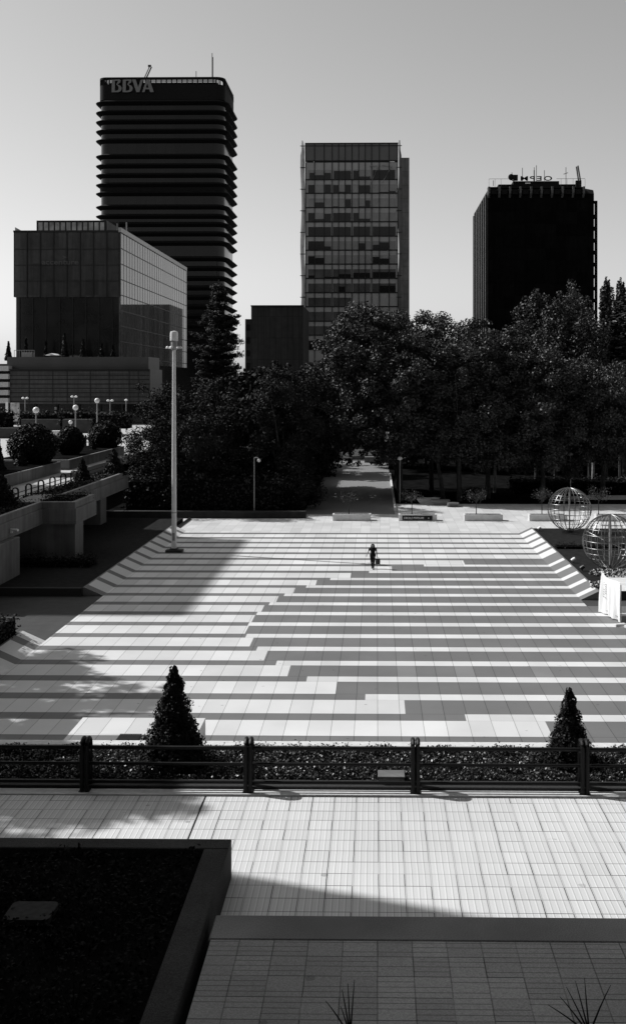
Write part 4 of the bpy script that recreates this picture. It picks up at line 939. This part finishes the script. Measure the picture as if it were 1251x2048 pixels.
# middle tower
SY = 280.; t2 = thing('panel_tower', (X_(700,SY),SY,0), 'slim middle tower with a grid of grey panels and scattered dark windows', 'tower')
sx = lambda p: X_(520+p/3.292,SY); sz = lambda p: Z_(240+p/3.292,SY)
cols = [298,358,421,474,516,559,604,648,691,733,784,848,905]; fl = [278,390,480,574,668,763,855,947,1041,1135,1227,1323,1415,1510,1604,1698,1792,1886]
MB().box(sx(298),sx(907),SY,SY+22,0,sz(278)).build('wall', M_t2, t2, True)
MB().box(sx(298),sx(907),SY-.05,SY+22,sz(263),sz(150)).build('top_storey', M_t2top, t2, True)
MB().box(sx(305),sx(903),SY+.3,SY+21.5,sz(277.8),sz(263.2)).build('recessed_band', M_mull, t2, True)
for a, b_ in ((350,357),(852,884)): MB().box(sx(a),sx(b_),SY+.15,SY+.29,sz(275),sz(269)).build('band_light', M_paint, t2, True)
for k, p in enumerate(fl[1:]): z = sz(p); MB().box(sx(298),sx(907),SY-.14,SY-.004,z-.17,z+.13).build('floor_line', M_mull, t2, True)
MB().box(sx(298),sx(907),SY-.2,SY-.06,sz(170),sz(166)).build('floor_line', M_mull, t2, True); MB().box(sx(296),sx(909),SY-.25,SY-.06,sz(153),sz(148)).build('roof_coping', M_mull, t2, True)
for k, p in enumerate(cols): x = sx(p); MB().box(x-.10,x+.10,SY-.22,SY-.145,sz(1900),sz(150)).build('mullion', M_mull, t2, True)
dark = {0:[(325,358,345,386),(358,421,360,386),(421,466,346,386),(484,597,333,386),(612,648,332,386),(648,724,370,386),(741,886,328,386)],
 1:[(316,358,425,478),(425,466,422,478),(480,516,426,478),(516,559,470,478),(559,597,424,478),(645,724,428,478),(784,848,472,478),(848,890,466,478)],
 2:[(358,420,540,572),(559,597,520,572),(691,724,528,572),(480,516,566,572),(648,691,566,572)],
 3:[(316,358,610,664),(358,420,650,664),(421,466,615,664),(480,597,610,664),(612,648,610,664),(648,724,648,664)],
 4:[(316,466,702,760),(480,597,702,760),(612,724,700,760),(740,890,700,760)],
 5:[(316,421,796,852),(421,466,830,852),(648,690,810,852),(740,784,820,852),(784,848,804,852)],
 6:[(316,358,895,944),(358,420,906,944),(740,784,900,944),(784,848,910,944)],
 7:[(316,358,1022,1038),(421,516,1030,1038),(516,597,1013,1038),(612,724,1005,1038),(740,890,1000,1038)],
 8:[(516,559,1095,1132),(784,890,1090,1134)], 12:[(316,420,1455,1508)]}
for k in range(0,13):
    y0, y1 = fl[k], fl[k+1]; g0, g1 = y0+(y1-y0)*(.36 if k else .42), y1-2
    for a, b_ in ((316,468),(480,598),(611,725),(739,891)):
        if k > 8 and a > 600: continue
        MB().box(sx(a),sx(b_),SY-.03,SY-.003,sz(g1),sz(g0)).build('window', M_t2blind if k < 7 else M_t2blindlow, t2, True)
    for (a, b_, c_, d_) in dark.get(k,[]): MB().box(sx(a),sx(b_),SY-.06,SY-.032,sz(d_),sz(c_)).build('dark_window', M_t2win, t2, True)
# wavy glass fins at the sides
for px, sgn in ((605.5,-1),(797.5,1)):
    q = MB(); zz = Z_(720,SY); seg_ = 0; loops = []
    zs_ = [Z_(720,SY)+i*(Z_(281,SY)-Z_(720,SY))/44 for i in range(45)]
    for i, z in enumerate(zs_):
        wv = .28*math.sin(z*.34*math.pi/3.7); x = X_(px,SY)+sgn*(.15+wv*.6); wd = .32 if i < 42 else .12
        loops.append([(x-wd,SY-.6,z),(x+wd,SY-.6,z),(x+wd*.6,SY+8,z),(x-wd*.6,SY+8,z)])
    q.loft(loops).build('side_fin', M_fing if sgn < 0 else M_t2top, t2, True)  # left fin gets the sunlit tone, right fin the dark one
    q = MB()
    for k in range(13): z = Z_(292+k*43.2,SY); q.box(X_(px,SY)-.7,X_(px,SY)+.7,SY-.75,SY-.62,z-.10,z+.10)
    q.build('fin_clamp', M_mull, t2, True)
MB().box(X_(800,SY+8),X_(818,SY+8),SY+8,SY+22,0,Z_(315,SY+8)).build('stair_shaft', M_t2side, t2, True)
for pts in (((739,332),(757,332.5),(740,367)),((763,331),(783,333),(763,367))):
    MB().tube([(X_(a,SY),SY-.5,Z_(b_,SY)) for a,b_ in pts],.13,6).build('numeral_seven', mat('numeral steel', .22, .4, .5), t2, True)

# low dark building
LY = 215.; lb_ = thing('dark_block', (X_(550,LY),LY,0), 'plain dark ribbed block between the conifer and the middle tower', 'building')
bx2('wall',502,606,LY,LY+18,0,Z_(611,LY),M_low,lb_); bx2('side_wing',490,501.8,LY+1,LY+16,0,Z_(637,LY),M_low,lb_)
bx2('roof_coping',501,607,LY-.3,LY-.02,Z_(612.5,LY),Z_(610,LY),M_mull,lb_); MB().box(X_(575,LY),X_(588,LY),LY+2,LY+4,Z_(611,LY),Z_(608.5,LY)).build('roof_unit',M_mull,lb_,True)
for k in range(5): bx2('window',492,499,LY+.9,LY+.98,Z_(660+k*26,LY),Z_(648+k*26,LY),M_void,lb_)
bx2('entrance_canopy',478,508,LY-6,LY-1,Z_(812,LY),Z_(808,LY),M_paint,lb_)

# right black tower
QY = 300.; t3 = thing('black_tower', (X_(1080,QY),QY,0), 'broad black tower at right with bracketed roof edge and aerials', 'tower')
qa, qb = X_(975,QY), X_(1187,QY); qzt = Z_(375,QY); qz2 = Z_(388,QY)
MB().box(qa,qb,QY,QY+43,0,qz2).build('wall', M_t3, t3, True)
MB().loft([[(qa,QY,qz2+.01),(qb,QY,qz2+.01),(qb,QY+43,qz2+.01),(qa,QY+43,qz2+.01)],[(qa,QY+1.0,qz2+1.2),(qb,QY+1.0,qz2+1.2),(qb,QY+43,qz2+1.2),(qa,QY+43,qz2+1.2)],[(qa+2,QY+3,qzt+.3),(qb-2.5,QY+3,qzt+.3),(qb-2.5,QY+30,qzt+.3),(qa+2,QY+30,qzt+.3)]]).build('roof_slope', M_fin, t3, True)
for i in range(10):
    x = X_(974.5+i*21,QY); q = MB(); z0 = Z_(388,QY); q.add([(x,QY-1.1,z0),(x+.55,QY-1.1,z0),(x+.55,QY-1.4,qzt),(x,QY-1.4,qzt),(x,QY,z0-1.1),(x+.55,QY,z0-1.1),(x+.55,QY+1.5,qzt),(x,QY+1.5,qzt)],[(0,1,2,3),(0,4,5,1),(1,5,6,2),(3,2,6,7),(0,3,7,4),(4,7,6,5)])
    q.build('roof_bracket', M_t3brk, t3, True)
    if i < 9: MB().box(x+.9,x+2.6,QY-.7,QY-.02,qz2-.2,qzt-.6).build('roof_pod', M_fin, t3, True)
MB().box(qa+.3,qb-3.0,QY-.9,QY+1.4,qzt-.35,qzt-.02).build('roof_edge', M_fin, t3, True)
for i in range(8):
    y = QY+1.5+i*5.4; MB().box(qa-.55,qa-.002,y,y+1.5,0,qz2).build('side_rib', M_t3rib, t3, True)
# escape stair column at right
xe0, xe1 = X_(1187.6,QY+6), X_(1194,QY+6)
MB().box(xe1-.25,xe1,QY+6,QY+9,0,Z_(402,QY+6)).build('stair_post', M_fin, t3, True); MB().box(xe0-.5,xe1-.26,QY+6,QY+9,Z_(402,QY+6)-.4,Z_(402,QY+6)).build('stair_cap', M_fin, t3, True)
for i in range(20):
    z = Z_(432+i*24,QY+6); q = MB(); q.box(xe0-.5,xe1-.26,QY+6,QY+9,z-.5,z+.35)
    q.box(xe0+.25,xe0+.31,QY+6,QY+6.1,z+.36,z+2.9).build('stair_landing', M_fin, t3, True)
# roof clutter: mirrored sign letters seen from behind, dish, masts
RY = QY+8; rz = lambda py: Z_(py,RY)
MB().box(X_(996,RY),X_(1160,RY),RY,RY+12,qzt+.2,rz(369)).box(X_(1026,RY),X_(1118,RY),RY+.5,RY+11,rz(369),rz(362)).build('plant_room', M_fin, t3, True)
place_text('sign_letters','OEPM',X_(1040,RY),RY-.3,rz(362.5),X_(1103,RY)-X_(1040,RY),rz(353)-rz(362.5),M_fin,t3,ext=.15,bold=.02,mirror=True,spacing=1.25)
q = MB(); q.lathe([(.02,-.4),(.7,-.25),(.92,0)],n=18); q.build('satellite_dish', M_fin, t3); o = [c for c in t3.children if c.name.startswith('satellite_dish')][0]; o.location = Vector((X_(1021.5,RY-3),RY-3,rz(358.5)))-t3.location; o.rotation_euler = (R(-80),0,R(15))
q = MB(); q.tube([(X_(1026+4.5*math.cos(a),RY),RY,rz(357-5*math.sin(a))) for a in [2*math.pi*i/20 for i in range(20)]],.12,5,closed=True).build('sign_emblem', M_t3brk, t3, True)
MB().box(X_(1025,RY),X_(1034,RY),RY-1,RY,rz(362),rz(351)).build('roof_cabinet', M_fin, t3, True)
masts(t3,RY,0,((1044,362,1044,336),(1067.5,364,1067.5,335),(1072,364,1072,331),(1088,362,1088,341),(1131,370,1131,335),(1126,349,1135,346),(986,372,986,361),(1023,355,1023,345)),.09,'antenna')
masts(t3,RY,0,((1067.5,364,1067.5,341),),.16,'antenna'); masts(t3,RY,0,((1157,368,1152,334),(1161,368,1155,332)),.22,'roof_crane')
q = MB()
for i in range(17): x = X_(977+i*12,RY-5); q.box(x,x+.06,RY-5,RY-4.94,qzt,rz(364.5)) if not (1010 < 977+i*12 < 1110) else None
q.box(X_(977,RY-5),X_(1016,RY-5),RY-5,RY-4.94,rz(364.8),rz(364.2)).box(X_(1112,RY-5),X_(1169,RY-5),RY-5,RY-4.94,rz(364.8),rz(364.2)).build('roof_railing', M_iron, t3, True)
MB().box(X_(1050,RY-3),X_(1060,RY-3),RY-3,RY-2.9,rz(371.5),rz(369.5)).build('roof_light', M_paint, t3, True); MB().box(X_(1151,RY-2),X_(1162,RY-2),RY-2,RY-1,qzt,rz(364)).build('crane_base', M_fin, t3, True)

# off-frame neighbours: left ones cast the sun shade, rear and right added to block sky
def tower_off(x0,x1,y0,y1,h,label):
    r_ = thing('unseen_building', ((x0+x1)/2,(y0+y1)/2,0), label, 'building'); MB().box(x0,x1,y0,y1,0,h).build('wall', M_far, r_, True)
    q = MB(); k = 3.6
    for i in range(int(h/k)): q.box(x0-.02,x1+.02,y0-.02,y1+.02,i*k+1.2,i*k+2.9)
    q.build('window_band', M_t2win, r_, True); MB().box(x0-.3,x1+.3,y0-.3,y1+.3,h,h+.8).build('roof_coping', M_mull, r_, True)
tower_off(-110,-66,78.5,106.5,57,'tall office building beyond the left edge of the view')
tower_off(-44,-20.5,-30,22.9,46,'office building beside the near terrace, outside the view')
tower_off(-170,90,-60,-9,85,'unseen block added behind the viewpoint to cut sky light')
tower_off(52,100,-5,96,70,'unseen block added beyond the right edge to cut sky light')

# ================================================================= TREES
G = 'big broadleaf trees behind the plaza'
def ptree(px, top, Y_, wp, base, label, m, bark, group, **kw):
    x, h = atY(px,top,Y_); x -= kw.get('shift', 0); root = thing('plane_tree' if m is M_leaf else 'dark_tree', (x,Y_,0), label, 'tree', group)
    round_tree_parts(root, h, wp*Y_/F, base, m, bark, **kw); return root
ptree(745,600,121,235,5.2,'tallest broad tree, before the middle tower at the head of the path', M_leaf, M_bark, G, nclump=150, per=300, leaf=.29, shift=-3.2)
ptree(862,616,127,250,4.0,'broad tree right of the path with its crown against the open sky', M_leaf, M_bark, G, nclump=140, per=300, leaf=.29)
ptree(800,660,117,190,4.8,'broad tree in front of the two tallest, nearest the dome lamp by the path', M_leaf, M_bark, G, nclump=110, per=300, leaf=.29)
ptree(975,636,119,250,3.0,'broad tree before the left edge of the black tower', M_leaf, M_bark, G, nclump=150, per=300, leaf=.29)
ptree(918,680,116.5,180,3.4,'shorter broad tree above the middle planter box', M_leaf, M_bark, G, nclump=90, per=300, leaf=.29)
ptree(1085,690,118,240,3.0,'broad tree below the black tower, behind the farther wire globe', M_leaf, M_bark, G, nclump=130, per=300, leaf=.29)
ptree(1205,715,121,240,3.0,'broad tree at the right edge under the narrow poplars', M_leaf, M_bark, G, nclump=120, per=300, leaf=.29)
ptree(672,690,128,135,5.0,'smaller broad tree left of the path head', M_leaf, M_bark, G, nclump=70, per=300, leaf=.29, shift=4.4)
G2 = 'dark trees at the left back of the plaza'
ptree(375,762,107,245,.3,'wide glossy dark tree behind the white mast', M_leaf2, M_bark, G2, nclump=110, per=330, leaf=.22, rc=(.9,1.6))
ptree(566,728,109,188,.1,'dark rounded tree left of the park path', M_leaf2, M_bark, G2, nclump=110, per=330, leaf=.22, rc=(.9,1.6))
ptree(598,742,119,118,3.0,'slim dark tree added at the park path mouth to shade it', M_leaf2, M_bark, G2, nclump=60, per=330, leaf=.26)  # this and the next tree added to cast shade on the path
ptree(612,752,131,118,3.2,'slim dark tree added farther up the park path to shade it', M_leaf2, M_bark, G2, nclump=60, per=330, leaf=.26)
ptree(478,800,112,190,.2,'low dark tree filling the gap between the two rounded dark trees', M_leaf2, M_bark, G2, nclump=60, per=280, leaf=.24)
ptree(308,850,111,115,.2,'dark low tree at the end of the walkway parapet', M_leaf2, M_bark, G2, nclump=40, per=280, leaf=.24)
rt = thing('conifer', (X_(436,150),150,0), 'tall ragged conifer before the tallest tower', 'tree'); conifer_parts(rt, Z_(558,150), 9.4, M_need, M_bark, 26)
# poplars
G3 = 'narrow poplars at the right'
pops = [(1072,575,138,46,'poplar before the middle of the black tower, leftmost poplar'),(1110,600,134,44,'poplar second from the left, lower than its neighbours'),(1146,556,136,50,'tallest poplar before the right side of the black tower'),(1178,612,132,44,'poplar just right of the black tower, low top'),(1211,551,140,26,'slender poplar spire against the sky, left of the pair'),(1240,552,142,28,'slender poplar spire against the sky, right of the pair'),(1256,590,136,44,'poplar cut by the right edge')]
protos = []
for i, (px, top, Y_, wp, lb) in enumerate(pops):
    x, h = atY(px,top,Y_)
    if i in (0, 2, 4):
        r_ = thing('poplar', (x,Y_,0), lb, 'tree', G3); wd = wp*Y_/F*(1.4 if i == 4 else 2.4); poplar_parts(r_, h, wd, M_leaf3, M_bark, leaf=.32, n=17000); protos.append((r_,h,wd))
    else:
        src, hh, ww = protos[-1]; r_ = copy_tree(src); r_.location = (x,Y_,0); k = h/hh; s = wp*Y_/F*(1.4 if i == 5 else 2.4)/ww; r_.scale = (s,s,k); r_.rotation_euler = (0,0,1.7*i); r_['label'] = lb
# second row: park trees that close the background
G4 = 'park trees in the second row'
src = ptree(640,748,150,200,.3,'second-row park tree just left of the far path end', M_leaf2, M_bark, G4, nclump=80, per=120, leaf=.5)
src.name = 'park_tree'
back = [(640,800,116,'park tree added left of the path to shade it, nearer of the pair'),(655,790,127,'park tree added left of the path to shade it, farther of the pair'),(700,765,185,'second-row park tree closing the end of the path'),(780,745,165,'second-row park tree right of the far path end'),(850,752,158,'second-row park tree behind the pale faceted bench'),(925,745,160,'second-row park tree behind the middle planter box'),(1000,748,155,'second-row park tree left of the poplar trunks'),(1075,746,158,'second-row park tree between the first two poplars'),(1150,750,152,'second-row park tree behind the tallest poplar'),(1225,748,158,'second-row park tree behind the slender poplar pair'),
        (560,790,165,'second-row park tree behind the dark rounded tree'),(480,800,150,'second-row park tree behind the gap tree'),(395,800,158,'second-row park tree behind the white mast tree')]
for i, (px, top, Y_, lb) in enumerate(back):
    c = copy_tree(src); x, h = atY(px,top,Y_)
    if 'of the pair' in lb: x = -13; h += 4.2  # pair added and raised to throw shade streaks on the path
    c.location = (x,Y_,0); h0 = atY(640,748,150)[1]; c.scale = (1,1,h/h0); c.rotation_euler = (0,0,i*2.1); c['label'] = lb
hedge('backing_hedge', 3,75,186,190,0,4.6,'tall hedge added at the far side to keep the gap under the trees dark', dens=7, leaf=.7, wob=.3)  # added so no bright sky shows under the canopy
hedge('back_hedge', -24.5,-9.7,103.0,105.6,0,3.4,'high dark hedge behind the low wall under the dark trees', dens=26, leaf=.3, wob=.25)
hedge('path_hedge', -9.6,-7.5,104.8,160,0,2.8,'dark hedge along the left side of the park path', dens=22, leaf=.3, wob=.14)
hedge('park_shrubs', 16,42,124,129,0,1.4,'low dark shrubs behind the right lamp post', dens=12, leaf=.35, wob=.2, cat='shrubs')
tag(MB().box(-2,3.4,172,174,0,.9).build('path_bench_wall', M_conc), 'low dark wall at the far end of the park path', 'wall')
tag(MB().bbox(1.75,1.98,106,150,0,.22,.02).build('path_kerb', M_conc_l), 'pale kerb along the right side of the park path', 'kerb')
# trunks visible under the canopy
G5 = 'bare trunks under the canopy'
for i, (px, py, hgt, r_, m_, lb) in enumerate(((886,1000,5.5,.22,M_bark,'slanting dark trunk behind the dark faceted benches'),(917,992,6,.2,M_bark,'dark trunk left of the pale trunk'),(988,985,6,.17,M_barkp,'pale trunk with sunlit flecks behind the middle planter box'),(1185,958,9,.17,M_barkp,'thin pale trunk right of the lamp behind the globes'),(1239,925,9,.17,M_barkp,'pale trunk near the right edge above the white path'))):
    x, y = at(px,py,0); root = thing('slim_tree', (x,y,0), lb, 'tree', G5)
    t = MB(); ln = -.8 if i == 0 else random.uniform(-.3,.3); t.tube([(0,0,-.1),(ln*.3,0,hgt*.35),(ln*.8,0,hgt*.75),(ln,0,hgt)],[r_*1.2,r_,r_*.8,r_*.5],8)
    for k in range(4): a = k*1.7; t.tube([(ln*.8,0,hgt*.72),(ln+math.cos(a)*1.0,math.sin(a),hgt*1.05),(ln+math.cos(a)*1.7,math.sin(a)*1.7,hgt*1.25)],[r_*.5,r_*.3,r_*.1],5)
    t.build('trunk', m_, root, smooth=True)
    P, N = clump_pts([((ln+math.cos(k*1.7)*1.6,math.sin(k*1.7)*1.6,hgt*1.25),1.2) for k in range(4)], 140); leaves('crown', P, N, RNG.uniform(.6,1.2,len(P))*.36, M_leaf, root)
# trees outside the left edge whose shade falls across plaza and terrace
for (x, y, h, wd, base, lb, z0, nc) in ((-33,50.5,25,10,10,'tall broadleaf tree beside the plaza, outside the left edge',0,44),(-31,45.2,20,8,9,'smaller broadleaf tree beside the plaza, outside the left edge',0,40),(-33.5,42.0,21,7,10,'broadleaf tree nearest the terrace, outside the left edge',0,40),(-35,54,23,8,8,'dense tree between the two taller ones, outside the left edge',0,30),(-37.5,55.5,25,6,15,'slender tree beside the walkway, outside the left edge',0,18),(-22.3,25.3,24,5.5,15,'tree beside the near terrace, outside the left edge',0,30)):
    root = thing('shade_tree', (x,y,z0), lb, 'tree', 'trees outside the left edge'); round_tree_parts(root, h, wd, base, M_leaf, M_bark, nclump=nc, per=260, leaf=.4, rc=(.9,1.5))
